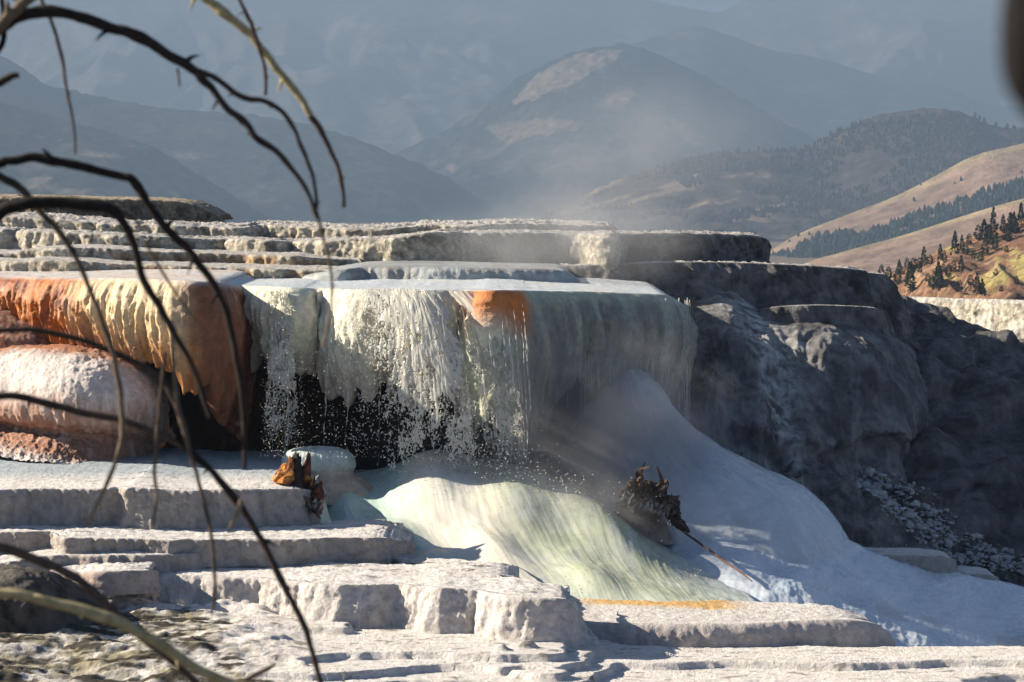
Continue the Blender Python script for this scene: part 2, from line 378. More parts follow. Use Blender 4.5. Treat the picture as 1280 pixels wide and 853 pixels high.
# red lumps beside it
def col_red(A, u, v):
    return mix(np.array([.45, .27, .20]), np.array([.22, .09, .06]), speck(A, 4, -.2, .3))
rd, _ = loft('ground_mound', [
    [(-120, 372, 51.9), (-40, 370, 51.7), (10, 372, 51.4), (40, 388, 51.0), (62, 415, 50.6)],
    [(-120, 385, 50.9), (-40, 385, 50.8), (10, 390, 50.5), (44, 405, 50.3), (72, 430, 50.3)],
    [(-120, 430, 50.3), (-40, 430, 50.2), (10, 432, 50.0), (50, 438, 50.0), (80, 440, 50.3)],
    [(-120, 470, 50.3), (-40, 470, 50.2), (10, 470, 50.0), (55, 470, 50.0), (85, 470, 50.4)]],
    70, 120, M_rough, col_red, lambda P, u, v: .09*fbm(P[..., 0]*3, P[..., 1]*3, P[..., 2]*3, 4)+.1*fbm(P[..., 0]*1, P[..., 1], P[..., 2]*1, 2))
tag(rd, 'dark red lumpy rock tucked under the orange curtain at the left edge', 'rock')
# =================================================================== LEDGES
def col_white(wall=WHITE, tint=OLIVE, amt=.4, pool=0):  # darker walls and brighter tops paint shade and sun into the crust
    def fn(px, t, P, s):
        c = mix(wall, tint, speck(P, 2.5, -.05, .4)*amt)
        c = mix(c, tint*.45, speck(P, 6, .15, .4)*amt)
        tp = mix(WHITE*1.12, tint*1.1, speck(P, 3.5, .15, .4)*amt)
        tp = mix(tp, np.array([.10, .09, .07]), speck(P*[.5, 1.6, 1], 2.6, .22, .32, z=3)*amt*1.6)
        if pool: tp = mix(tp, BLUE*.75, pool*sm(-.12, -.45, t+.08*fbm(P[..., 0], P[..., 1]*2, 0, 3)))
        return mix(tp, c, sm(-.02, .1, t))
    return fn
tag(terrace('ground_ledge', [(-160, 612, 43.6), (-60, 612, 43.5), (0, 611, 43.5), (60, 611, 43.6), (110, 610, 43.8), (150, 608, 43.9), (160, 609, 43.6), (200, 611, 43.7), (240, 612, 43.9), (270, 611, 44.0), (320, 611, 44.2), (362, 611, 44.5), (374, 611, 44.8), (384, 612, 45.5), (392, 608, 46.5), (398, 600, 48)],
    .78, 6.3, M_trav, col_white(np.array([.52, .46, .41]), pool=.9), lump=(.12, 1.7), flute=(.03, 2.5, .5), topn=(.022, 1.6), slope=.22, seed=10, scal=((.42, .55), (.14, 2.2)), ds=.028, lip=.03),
    'tall white ledge with front wall in painted shade and pool behind, left of the stump', 'ledge')
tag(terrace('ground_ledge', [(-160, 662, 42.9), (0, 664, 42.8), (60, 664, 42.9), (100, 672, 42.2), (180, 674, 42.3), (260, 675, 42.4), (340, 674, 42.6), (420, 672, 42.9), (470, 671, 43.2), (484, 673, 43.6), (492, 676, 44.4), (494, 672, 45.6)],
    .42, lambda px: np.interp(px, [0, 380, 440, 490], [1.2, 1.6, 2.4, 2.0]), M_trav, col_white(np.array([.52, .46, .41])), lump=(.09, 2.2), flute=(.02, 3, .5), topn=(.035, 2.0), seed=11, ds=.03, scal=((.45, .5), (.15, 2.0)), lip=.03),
    'low thin white shelf ending in front of the green water mound', 'ledge')
tag(terrace('ground_ledge', [(440, 690, 44.2), (480, 692, 43.8), (500, 700, 43.3), (520, 708, 42.6), (545, 712, 42.0), (600, 716, 41.6), (625, 718, 41.6), (640, 720, 42), (650, 722, 43)],
    .4, 1.2, M_trav, col_white(np.array([.42, .38, .34]), amt=.6), lump=(.07, 3), flute=(.02, 3, .5), topn=(.03, 2.2), seed=12, ds=.03),
    'small dark edged white slab at the foot of the green mound', 'ledge')
tag(terrace('ground_ledge', [(-160, 708, 41.9), (-60, 708, 41.8), (20, 700, 41.8), (60, 694, 42.0), (100, 693, 42.1), (150, 693, 42.0), (200, 692, 42.2), (245, 690, 42.5), (252, 691, 43)],
    .5, 1.1, M_trav, col_white(np.array([.52, .46, .41])), lump=(.05, 3), flute=(.02, 3, .5), topn=(.04, 2.2), seed=13, ds=.03, scal=((.3, .8), (.12, 3))),
    'pale broken ledge under the tall ledge at left', 'ledge')
tag(terrace('ground_ledge', [(60, 716, 41.4), (100, 715, 41.3), (110, 714, 41), (140, 713, 40.9), (180, 712, 41.2), (186, 712, 42)],
    .35, .8, M_trav, col_white(np.array([.62, .5, .44])), lump=(.04, 3), flute=(.02, 3, .5), topn=(.04, 2.2), seed=14, ds=.03),
    'small square pinkish block step on the white slope at left', 'ledge')
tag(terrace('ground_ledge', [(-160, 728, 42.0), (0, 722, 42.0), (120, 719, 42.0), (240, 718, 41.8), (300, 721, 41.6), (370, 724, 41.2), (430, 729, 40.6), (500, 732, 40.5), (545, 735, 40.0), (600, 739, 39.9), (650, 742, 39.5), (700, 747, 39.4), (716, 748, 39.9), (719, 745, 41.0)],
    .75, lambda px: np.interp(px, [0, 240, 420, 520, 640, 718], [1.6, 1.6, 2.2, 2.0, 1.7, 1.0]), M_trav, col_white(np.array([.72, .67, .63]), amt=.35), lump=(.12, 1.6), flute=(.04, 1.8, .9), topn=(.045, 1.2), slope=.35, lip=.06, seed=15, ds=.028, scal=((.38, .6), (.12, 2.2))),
    'long lumpy sunlit white ledge in the middle foreground', 'ledge')
def col_l4(px, t, P, s):
    c = mix(np.array([.62, .56, .52]), GREY, speck(P*[1, 1, .4], 3, 0, .5)*.5)
    tp = mix(WHITE, AMBER*.9, sm(-.5, -.68, t+.07*fbm(P[..., 0]*1.5, P[..., 1]*2, 0, 3))*sm(700, 760, px)*sm(960, 900, px))
    tp = mix(tp, OLIVE, speck(P, 5, .1, .4)*.3)
    return mix(tp, c, sm(-.02, .12, t))
tag(terrace('ground_ledge', [(660, 772, 41.3), (720, 776, 41.0), (780, 777, 40.9), (850, 777, 40.9), (930, 777, 41.0), (1000, 775, 41.2), (1050, 773, 41.4), (1075, 775, 41.7), (1088, 780, 42.2), (1093, 786, 43)],
    .62, lambda px: np.interp(px, [660, 720, 920, 1050, 1093], [2.9, 2.9, 2.2, 1.2, .4]), M_trav, col_l4, lump=(.05, 2.4), flute=(.02, 5, .5), topn=(.03, 1.8), slope=.25, lip=.2, seed=16, ds=.028, scal=((.18, .7), (.06, 2.6))),
    'flat white slab with orange back edge and rounded dark right end', 'ledge')
# =================================================================== FOREGROUND FIELD
def steps(z, h, sharp):
    k = np.floor(z/h); f = z/h-k
    return (k+sm(.5-sharp, .5+sharp, f))*h
def foreground():
    xs = np.arange(-11, 11.5, .036); ys = np.concatenate([np.arange(28, 36, .12), np.arange(36, 42.6, .032)])
    X, Yg = np.meshgrid(xs, ys)
    zl = np.interp(Yg, [28, 33, 36, 37.4, 37.9, 38.3, 40.0, 42.6], [-7.6, -7.3, -6.95, -6.66, -6.62, -6.48, -6.42, -6.3])
    zr = np.interp(Yg, [28, 33, 36, 37.6, 38.6, 39.1, 40.6, 42.6], [-7.6, -7.3, -7.0, -6.88, -6.80, -6.70, -6.86, -7.3])
    base = zl*(1-sm(.4, 1.6, X))+zr*sm(.4, 1.6, X)
    n = .22*fbm(X*.33, Yg*.7, 3, 4, .5)+.05*fbm(X*.9, Yg*1.0, 1, 3)
    n = n*(1-.65*sm(.4, 1.6, X))
    left = sm(-2.6, -4.0, X+.8*fbm(X*.8, Yg*.8, 11, 3))*sm(36.5, 37.2, Yg)
    st_ = steps(base+n+.10*fbm(X*.35, Yg*.3, 21, 3), 0.11, .05)*.85+(base+n)*.15
    z = st_*(1-left)+(base+.22*fbm(X*.9, Yg*1.3, 31, 6, .6)+.06)*left
    z = z+.016*fbm(X*4, Yg*7, 2, 4, .7)+.016*np.abs(fbm(X*12, Yg*14, 2, 3, .7))
    # crusty patch at lower left
    crust = sm(.0, .5, fbm(X*.9+3, Yg*1.2, 5, 5, .6)+.6*sm(-2.4, -5.0, X)*sm(41.2, 40.2, Yg)-.18)
    z = z+crust*(.10*np.abs(fbm(X*1.3+.5*fbm(X*3, Yg*3, 2, 2), Yg*2.6, 7, 5, .62))+.012*fbm(X*9, Yg*9, 3, 3))
    P = np.stack([X, Yg, z], -1)
    c = mix(WHITE*1.12, CREAM, speck(P, 1.6, 0, .4)*.4)
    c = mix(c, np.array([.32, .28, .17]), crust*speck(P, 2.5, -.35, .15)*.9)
    c = mix(c, np.array([.04, .035, .025]), sm(.1, .5, crust)*speck(P*[.6, 1.6, 1], 2.6, -.06, .10, z=4)*.95)  # olive and black crust patches, deepened to paint the lower-left shade
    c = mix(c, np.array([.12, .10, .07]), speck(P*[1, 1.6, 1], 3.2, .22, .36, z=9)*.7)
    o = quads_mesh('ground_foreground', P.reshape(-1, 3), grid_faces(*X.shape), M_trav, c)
    tag(o, 'rough white travertine ground with olive crust across the near foreground', 'ground', kind='structure')
foreground()
def col_dm(A, u, v):
    c = mix(np.array([.16, .14, .12]), np.array([.05, .045, .035]), speck(A, 3, -.1, .3))
    return mix(c, np.array([.35, .32, .28]), sm(.45, .2, v)*sm(.6, .3, u)*.6)
dm, _ = loft('ground_mound', [  # left columns rise out of frame, added to cast shade on the lower left
    [(-520, 640, 41.6), (-330, 600, 41.2), (-140, 712, 40.6), (-40, 706, 40.6), (20, 705, 40.6), (60, 712, 40.6), (85, 722, 40.7), (120, 745, 41)],
    [(-520, 650, 40.6), (-330, 610, 40.2), (-140, 720, 39.8), (-40, 716, 39.8), (20, 714, 39.7), (62, 722, 39.9), (95, 738, 40.2), (150, 765, 40.6)],
    [(-520, 700, 39.6), (-330, 680, 39.4), (-140, 750, 39.3), (-40, 748, 39.2), (20, 748, 39.2), (64, 752, 39.4), (105, 762, 39.8), (180, 785, 40.1)],
    [(-520, 760, 39.4), (-330, 750, 39.3), (-140, 785, 39.2), (-40, 784, 39.1), (20, 784, 39.1), (60, 786, 39.2), (105, 788, 39.5), (190, 797, 39.8)],
    [(-520, 812, 39.4), (-330, 812, 39.3), (-140, 812, 39.2), (-40, 812, 39.1), (20, 812, 39.0), (60, 812, 39.0), (115, 806, 39.3), (200, 815, 39.4)]],
    110, 170, M_dark, col_dm, lambda P, u, v: .05*fbm(P[..., 0]*4, P[..., 1]*4, P[..., 2]*4, 4)+.08*fbm(P[..., 0], P[..., 1], P[..., 2], 2))
tag(dm, 'dark mound at the lower left edge, with an off-frame rise added for shade', 'mound')
# =================================================================== WATER MOUNDS
def col_m(A, u, v):
    px, py = proj(A)
    c = mix(np.array([.52, .70, .62]), np.array([.76, .72, .60]), sm(.26, .36, u)*sm(.66, .48, u))
    c = mix(c, np.array([.50, .54, .38]), sm(.42, .62, u)*sm(.06, .25, v))
    c = mix(c, np.array([.52, .58, .50]), sm(.8, .95, u))
    c = mix(c, WHITE, sm(.18, .0, v)*.5)
    c = mix(c, np.array([.42, .42, .32]), speck(A*[1, .5, .5], 1.5, 0, .4)*.4*sm(.3, .5, u))
    w = ridged(u*(34+12*v)+1.5*fbm(u*6, v*2, 4, 2), v*1.6, 6, 4, .6)
    c = mix(c, np.array([.74, .75, .72]), sm(.15, .75, w)*speck(A, 1.1, -.3, .3)*.45)
    c = mix(c, BLUE*1.1, sm(.75, .95, v)*.5)
    return c
def dm_(P, u, v):
    g = lambda a, b, c, d: np.exp(-((u-a)/c)**2-((v-b)/d)**2)
    wu = u+.02*fbm(u*6, v*3, 3, 3)
    s = .007*ridged(wu*44, v*2.0, 1, 3, .55)*sm(.05, .3, v)
    s = s+.34*g(.37, .28, .085, .20)+.26*g(.17, .45, .06, .15)+.24*g(.55, .44, .08, .17)+.24*g(.27, .62, .055, .11)+.20*g(.45, .66, .06, .10)+.36*g(.72, .42, .10, .2)+.14*g(.62, .75, .06, .09)
    q = v*7+1.3*fbm(u*6, v*3, 8, 3)+2*u; k = q-np.floor(q)
    s = s+.022*(1-k)*sm(0, .35, k)*sm(.15, .4, v)*sm(-.2, .3, fbm(u*5, v*5, 12, 2))
    return s+.05*fbm(u*7, v*4, 2, 4, .5)
mnd, A_m = loft('water_mound', [
    [(300, 590, 50.5), (420, 588, 50.3), (500, 584, 50.2), (560, 581, 50), (610, 579, 50), (670, 592, 50), (740, 612, 50), (810, 648, 49.5), (880, 690, 49)],
    [(310, 602, 48.8), (420, 594, 48.8), (480, 588, 48.7), (545, 580, 48.4), (600, 576, 48.3), (660, 588, 48.1), (730, 622, 47.9), (810, 668, 47.4), (890, 706, 46.9)],
    [(320, 628, 47.8), (415, 622, 47.7), (470, 620, 47.5), (540, 608, 47.2), (605, 606, 47.1), (675, 620, 46.9), (752, 654, 46.5), (835, 692, 46.0), (915, 724, 45.6)],
    [(330, 655, 46.8), (415, 650, 46.8), (470, 655, 46.4), (550, 648, 46.0), (620, 648, 45.8), (695, 660, 45.7), (772, 686, 45.3), (852, 716, 44.8), (930, 741, 44.4)],
    [(350, 680, 45.9), (430, 676, 45.9), (490, 684, 45.4), (575, 688, 44.9), (650, 696, 44.6), (725, 706, 44.3), (800, 723, 44.0), (872, 738, 43.6), (945, 754, 43.2)],
    [(370, 712, 45), (450, 712, 45), (520, 720, 44.5), (610, 730, 43.9), (690, 738, 43.5), (760, 744, 43.2), (830, 752, 42.9), (895, 764, 42.6), (960, 776, 42.4)],
    [(390, 750, 44.5), (460, 750, 44.5), (540, 760, 44), (640, 770, 43.4), (710, 775, 43), (780, 780, 42.7), (850, 790, 42.4), (910, 800, 42.2), (970, 810, 42)]],
    240, 520, M_flow, col_m, dm_)
tag(mnd, 'streaked green and white water mound below the splashing fall', 'water')
def col_mush(A, u, v):
    st = ridged(u*26, v*1.2, 0, 3)
    c = mix(np.array([.62, .70, .66]), np.array([.62, .50, .38]), sm(.4, .8, v)*sm(-.2, .5, st))
    return c
def rock_of_revolution(name, px, py, Y, prof, sq, mat, colfn, nse, n=70, m=140):
    """prof list of (radius_m, dz_m) top->bottom around centre"""
    c = at(px, py, Y); pr = crom(np.array(prof, float), n); a = np.linspace(0, 2*np.pi, m)
    P = np.stack([c[0]+pr[:, 0:1]*np.cos(a)[None]*sq[0], c[1]+pr[:, 0:1]*np.sin(a)[None]*sq[1], c[2]+pr[:, 1:2]+0*a[None]], -1)
    u = a[None]/(2*np.pi)+0*pr[:, :1]; v = np.linspace(0, 1, n)[:, None]+0*a[None]
    d = nse(P, a[None]+0*pr[:, :1], v); R = np.stack([np.cos(a), np.sin(a)], -1)[None]
    P[..., :2] += R*d[..., None]
    o = quads_mesh(name, P.reshape(-1, 3), grid_faces(n, m)[:, ::-1], mat, colfn(P, u, v))
    return tag(o, kind='structure'), P
mush, _ = rock_of_revolution('ground_mound', 398, 558, 47.9, [(0, 0), (.30, -.02), (.50, -.08), (.60, -.2), (.62, -.34), (.58, -.46), (.8, -.60), (1.2, -.9)], (1, .8), M_wet, col_mush,
    lambda P, a, v: sm(.15, .4, v)*(.03*ridged(np.cos(a)*7, np.sin(a)*7, v*1.5, 3)+.03*fbm(np.cos(a)*2, np.sin(a)*2, v*2, 2)))
tag(mush, 'small round pale dripstone cushion behind the orange stump', 'mound')
# shoulder lumps in front of green water
sh, _ = rock_of_revolution('ground_mound', 548, 682, 45.2, [(0, 0), (.35, -.02), (.75, -.10), (1.1, -.28), (1.4, -.6), (1.6, -1.0)], (1.0, .8), M_flow,
    lambda P, u, v: mix(np.array([.70, .66, .58]), np.array([.5, .62, .6]), sm(.25, .5, v)), lambda P, a, v: sm(.1, .3, v)*.03*fbm(np.cos(a)*4, np.sin(a)*4, v*2, 3))
tag(sh, 'low smooth cream water cushion at the foot of the green mound', 'mound')
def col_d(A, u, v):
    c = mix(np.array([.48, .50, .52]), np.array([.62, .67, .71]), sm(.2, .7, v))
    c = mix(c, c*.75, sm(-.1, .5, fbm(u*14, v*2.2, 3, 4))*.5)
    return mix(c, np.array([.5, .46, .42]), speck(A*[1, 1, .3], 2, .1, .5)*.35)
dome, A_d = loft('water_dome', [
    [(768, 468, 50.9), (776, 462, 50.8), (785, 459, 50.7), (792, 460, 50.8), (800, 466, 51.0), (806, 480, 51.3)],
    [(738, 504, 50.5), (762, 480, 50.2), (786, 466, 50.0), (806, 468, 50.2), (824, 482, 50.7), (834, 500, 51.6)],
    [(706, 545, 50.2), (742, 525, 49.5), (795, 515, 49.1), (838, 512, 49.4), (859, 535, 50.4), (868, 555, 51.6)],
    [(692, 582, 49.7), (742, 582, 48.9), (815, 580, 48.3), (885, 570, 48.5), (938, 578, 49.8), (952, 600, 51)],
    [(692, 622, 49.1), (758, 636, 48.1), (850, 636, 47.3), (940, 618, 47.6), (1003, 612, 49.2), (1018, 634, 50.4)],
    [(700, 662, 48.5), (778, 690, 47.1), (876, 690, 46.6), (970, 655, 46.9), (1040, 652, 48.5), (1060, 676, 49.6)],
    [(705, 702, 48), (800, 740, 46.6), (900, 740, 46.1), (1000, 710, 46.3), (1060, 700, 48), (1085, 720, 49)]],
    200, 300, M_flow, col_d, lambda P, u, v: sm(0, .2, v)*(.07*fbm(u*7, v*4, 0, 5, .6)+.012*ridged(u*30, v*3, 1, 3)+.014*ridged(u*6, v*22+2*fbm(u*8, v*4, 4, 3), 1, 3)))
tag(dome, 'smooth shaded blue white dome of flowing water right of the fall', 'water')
def col_e(A, u, v):
    px, py = proj(A)
    n = fbm(u*9, v*3, 3, 4)
    st = ridged(u*14+4*v, v*2.4+2*fbm(u*4, v*3, 2, 3), 5, 4, .6)
    c = mix(np.array([.50, .60, .70]), np.array([.76, .80, .84]), sm(-.3, .7, .6*n+st*.6))
    c = mix(c, np.array([.50, .42, .34]), sm(.18, .42, fbm(u*8+4, v*4, 7, 3))*sm(.35, .8, v)*.7)
    return c
def disp_e(P, u, v):
    return .07*fbm(u*9+2*v, v*4, 0, 5, .6)+.020*ridged(u*20+5*v, v*3.2, 1, 4, .6)+.13*fbm(u*5+v, v*3, 9, 2)+.018*ridged(u*8, v*16+3*u+2*fbm(u*8, v*4, 4, 3), 1, 3)
SHF = lambda rows, k=3.6, a=880, b=1290: [[(x, y, Y+k*float(sm(a, b, x))) for x, y, Y in r] for r in rows]
apron, A_e = loft('water_apron', SHF([
    [(765, 668, 49.7), (890, 664, 49.2), (1000, 668, 48.8), (1090, 702, 48.2), (1150, 718, 48.1), (1230, 732, 48), (1330, 752, 47.8), (1460, 765, 47.8)],
    [(775, 652, 48.2), (900, 651, 47.7), (1000, 658, 47.5), (1090, 691, 47.0), (1150, 708, 46.8), (1230, 725, 46.6), (1330, 745, 46.4), (1460, 758, 46.4)],
    [(795, 678, 47.1), (920, 676, 46.6), (1000, 688, 46.3), (1080, 710, 46.0), (1160, 732, 45.6), (1240, 748, 45.4), (1340, 765, 45.2), (1470, 778, 45)],
    [(815, 706, 46), (940, 710, 45.4), (1010, 720, 45.1), (1090, 740, 44.7), (1170, 760, 44.3), (1250, 776, 44.0), (1350, 790, 43.8), (1480, 800, 43.7)],
    [(845, 738, 44.6), (960, 742, 44.1), (1030, 754, 43.7), (1110, 773, 43.2), (1190, 793, 42.7), (1270, 807, 42.4), (1360, 818, 42), (1490, 828, 42)],
    [(870, 772, 43.3), (985, 780, 42.8), (1055, 794, 42.4), (1130, 811, 41.8), (1210, 828, 41.2), (1290, 842, 40.8), (1370, 852, 40.6), (1500, 860, 40.6)],
    [(875, 810, 42.7), (990, 820, 42.2), (1060, 835, 41.8), (1140, 850, 41.2), (1220, 865, 40.4), (1300, 880, 40), (1380, 890, 39.8), (1510, 890, 39.8)]]),
    220, 420, M_flow, col_e, disp_e)
tag(apron, 'wide blue white apron of shallow water running to the right edge', 'water')
# =================================================================== DARK RIGHT CLIFF
def col_cliff(px, t, P, s):
    c = mix(np.array([.28, .265, .255]), np.array([.12, .115, .11]), speck(P, 1.5, -.2, .3))
    c = mix(c, np.array([.5, .5, .5]), speck(P*[1, 1, .4], 5, .2, .45)*.35)
    tp = WHITE*.85
    return mix(tp, c, sm(-.005, .02, t))
tag(terrace('cliff_tier', [(700, 332, 57.6), (780, 330, 57.6), (860, 327, 57.9), (950, 329, 58.6), (1030, 333, 59.3), (1075, 337, 59.8), (1098, 342, 60.5), (1106, 348, 61.6), (1108, 352, 63)],
    1.6, 4, M_dark, col_cliff, lump=(.20, 1.5), flute=(.12, 1.8, .7), topn=(.10, 1.6), slope=.35, seed=20, lip=.05, toprise=-.4, scal=((.45, .6), (.14, 2.2))),
    'upper dark cliff tier with thin sunlit white rim', 'cliff')
tag(terrace('cliff_tier', [(930, 390, 58.2), (962, 384, 57.3), (1010, 381, 57.2), (1060, 382, 57.8), (1088, 384, 58.3), (1100, 388, 59.1), (1104, 394, 61)],
    .9, 3, M_dark, col_cliff, lump=(.04, 2), flute=(.04, 3, .5), topn=(.02, 2), slope=.3, toprise=-.3, lip=.04, seed=21, scal=((.25, .8), (.08, 3))),
    'lower dark cliff ledge with thin sunlit rim', 'cliff')
def col_body(A, u, v):
    px, py = proj(A)
    c = mix(np.array([.34, .325, .315]), np.array([.16, .155, .15]), speck(A, 1.1, -.25, .3))
    # pale mineral streak running down the cliff
    cx = np.interp(py, [330, 380, 430, 500, 560, 610], [905, 935, 965, 975, 985, 995])
    w = np.interp(py, [330, 380, 430, 500, 560, 610], [48, 40, 34, 22, 14, 6])
    k = np.exp(-((px-cx+18*fbm(A[..., 0]*2, A[..., 1], A[..., 2]*2, 3))/w)**2)*speck(A*[1, 1, .5], 4, -.25, .25)
    c = mix(c, np.array([.72, .72, .70]), k)
    k2 = speck(A*[1.2, 1, .6], 2.2, .1, .45)*sm(1000, 880, px)
    c = mix(c, np.array([.30, .30, .32]), k2*.6)
    c = mix(c, np.array([.40, .36, .32]), sm(575, 600, py)*sm(1000, 1050, px)*sm(1140, 1110, px)*speck(A, 2.5, -.2, .3)*.7)
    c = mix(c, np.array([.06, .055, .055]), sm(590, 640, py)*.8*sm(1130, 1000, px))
    return c
def ledges_(x, y, z, f, sd):
    q = z*f+.9*fbm(x*.35, y*.35, z*.2+sd, 3)+.15*fbm(x*2, y*2, z*2, 3); k = q-np.floor(q)
    return sm(0, .12, k)*(1-k)**.8
def disp_body(P, u, v):
    x, y, z = P[..., 0], P[..., 1], P[..., 2]
    f1, f2 = worley(x*.75, y*.5, z*.45, 3)
    d = .5*(.55-f1)+.22*ridged(x*1.3+.3*perlin(x, z*.6, 3), y*.4, z*.22, 3)+.06*ridged(x*5, y*2, z*.5, 3)+.06*fbm(x*3, y*3, z*3, 5, .65)-.30*ledges_(x, y, -z, .62, 4)*sm(-.3, .3, fbm(x*.5, y*.4, z*.5+7, 2))*sm(.2, .4, v)
    return (d-.12)*sm(.02, .30, v)-.15*sm(.3, .0, v)
body, A_b = loft('cliff_body', [
    [(850, 338, 58.48), (900, 342, 58.36), (960, 383, 57.63), (1030, 388, 58.08), (1088, 390, 58.81), (1110, 395, 60.52), (1118, 405, 63.59)],
    [(855, 400, 56.53), (910, 402, 55.9), (965, 412, 56.23), (1035, 411, 56.67), (1096, 415, 57.64), (1128, 425, 59.53), (1140, 435, 62.95)],
    [(858, 450, 54.7), (915, 455, 54.32), (975, 462, 54.57), (1045, 462, 55.14), (1112, 468, 56.33), (1148, 475, 58.15), (1160, 485, 61.57)],
    [(862, 510, 53.2), (920, 510, 53.12), (985, 516, 53.67), (1055, 520, 54.25), (1116, 525, 55.56), (1150, 530, 57.62), (1166, 540, 61.69)],
    [(870, 552, 52.5), (930, 562, 52.52), (1000, 573, 52.9), (1060, 575, 53.69), (1104, 578, 54.76), (1130, 586, 56.43), (1146, 605, 60.56)],
    [(880, 605, 51.64), (950, 618, 51.31), (1020, 640, 51.02), (1080, 640, 51.69), (1120, 642, 52.73), (1150, 652, 54.37), (1165, 672, 58.57)],
    [(880, 700, 50.42), (960, 700, 50.17), (1030, 712, 49.82), (1100, 716, 50.43), (1170, 722, 51.56), (1240, 732, 52.62), (1330, 742, 54.1)]],
    240, 300, M_dark, col_body, disp_body)
tag(body, 'tall dark bulging cliff with a pale mineral streak', 'cliff')
def col_slope(A, u, v):
    c = mix(np.array([.23, .215, .205]), np.array([.10, .095, .09]), speck(A*[.6, 1, 1.4], 1.4, -.2, .3))
    c = mix(c, np.array([.26, .25, .25]), speck(A*[.5, 1, 2], 3, .2, .5)*.3)
    return c
def disp_slope(P, u, v):
    x, y, z = P[..., 0], P[..., 1], P[..., 2]
    f1, f2 = worley(x*.75, y*.45, z*1.15, 9)
    g1, g2 = worley(x*1.8, y*1.1, z*2.6, 5)
    return sm(0, .05, v)*(.75*(.55-f1)+.25*(.5-g1)-.22*ledges_(x, y, -z+.25*x, 1.1, 2))+.07*fbm(x*3, y*3, z*4, 5, .65)
slope2, A_s2 = loft('cliff_slope', [  # ridge shaped to stand for a diagonal cast shadow edge on the white wall
    [(1090, 372, 66), (1130, 371, 66), (1165, 384, 66), (1205, 401, 66), (1245, 417, 66), (1290, 433, 66), (1360, 452, 66), (1460, 470, 66)],
    [(1100, 392, 63.44), (1135, 392, 63.5), (1175, 402, 63.5), (1215, 418, 63.5), (1258, 434, 63.5), (1300, 450, 63.5), (1365, 465, 63.5), (1465, 480, 63.5)],
    [(1115, 455, 60.09), (1150, 450, 60.32), (1190, 452, 60.44), (1235, 462, 60.54), (1275, 476, 60.6), (1315, 490, 60.6), (1370, 500, 60.6), (1470, 510, 60.6)],
    [(1122, 530, 57.4), (1160, 525, 57.69), (1200, 528, 57.93), (1245, 538, 58.12), (1285, 548, 58.2), (1325, 560, 58.2), (1375, 570, 58.2), (1475, 580, 58.2)],
    [(1120, 600, 54.76), (1160, 600, 55.27), (1205, 608, 55.54), (1250, 618, 55.69), (1290, 628, 55.8), (1335, 638, 55.8), (1385, 645, 55.8), (1485, 650, 55.8)],
    [(1110, 690, 51.24), (1160, 695, 52.16), (1210, 705, 52.77), (1255, 714, 53.06), (1300, 722, 53.2), (1340, 728, 53.2), (1390, 732, 53.2), (1490, 735, 53.2)],
    [(1110, 745, 50.02), (1160, 745, 50.98), (1210, 755, 51.63), (1255, 760, 51.96), (1300, 770, 52.1), (1340, 775, 52.1), (1390, 780, 52.1), (1490, 785, 52.1)]],
    240, 300, M_dark, col_slope, disp_slope)
tag(slope2, 'dark receding slope of lobed rock at the right edge', 'cliff')
tag(terrace('ground_terrace', [(1100, 371, 84), (1150, 371, 83), (1200, 373, 82), (1250, 374, 81), (1300, 376, 80), (1400, 379, 78), (1500, 381, 76)],
    2.4, 8, M_rough, col_upper(np.array([.72, .66, .58]), CREAM, dark=.7), lump=(.12, 1.5), flute=(.06, 2.5, .7), seed=23, slope=.3, ds=.05, toprise=-1.6),
    'bright sunlit white terrace wall beyond the dark slope', 'terrace')
# small ledges at the water's edge
for rim, lab in (([(1080, 692, 49.2), (1110, 694, 49.0), (1150, 694, 49.2), (1178, 696, 49.4), (1188, 698, 49.9), (1190, 698, 50.8)], 'pale slab ledge where the apron meets the dark cliff'),
                 ([(1190, 716, 49.8), (1210, 717, 49.6), (1235, 718, 49.7), (1243, 720, 50.1), (1244, 720, 51)], 'small brown slab at the water edge near right border')):
    tag(terrace('ground_ledge', rim, .35, 1.0, M_trav, col_white(np.array([.45, .43, .40])), lump=(.03, 3), flute=(.01, 3, .5), topn=(.01, 2), seed=25, scal=((.05, 1), (.02, 3))), lab, 'ledge')
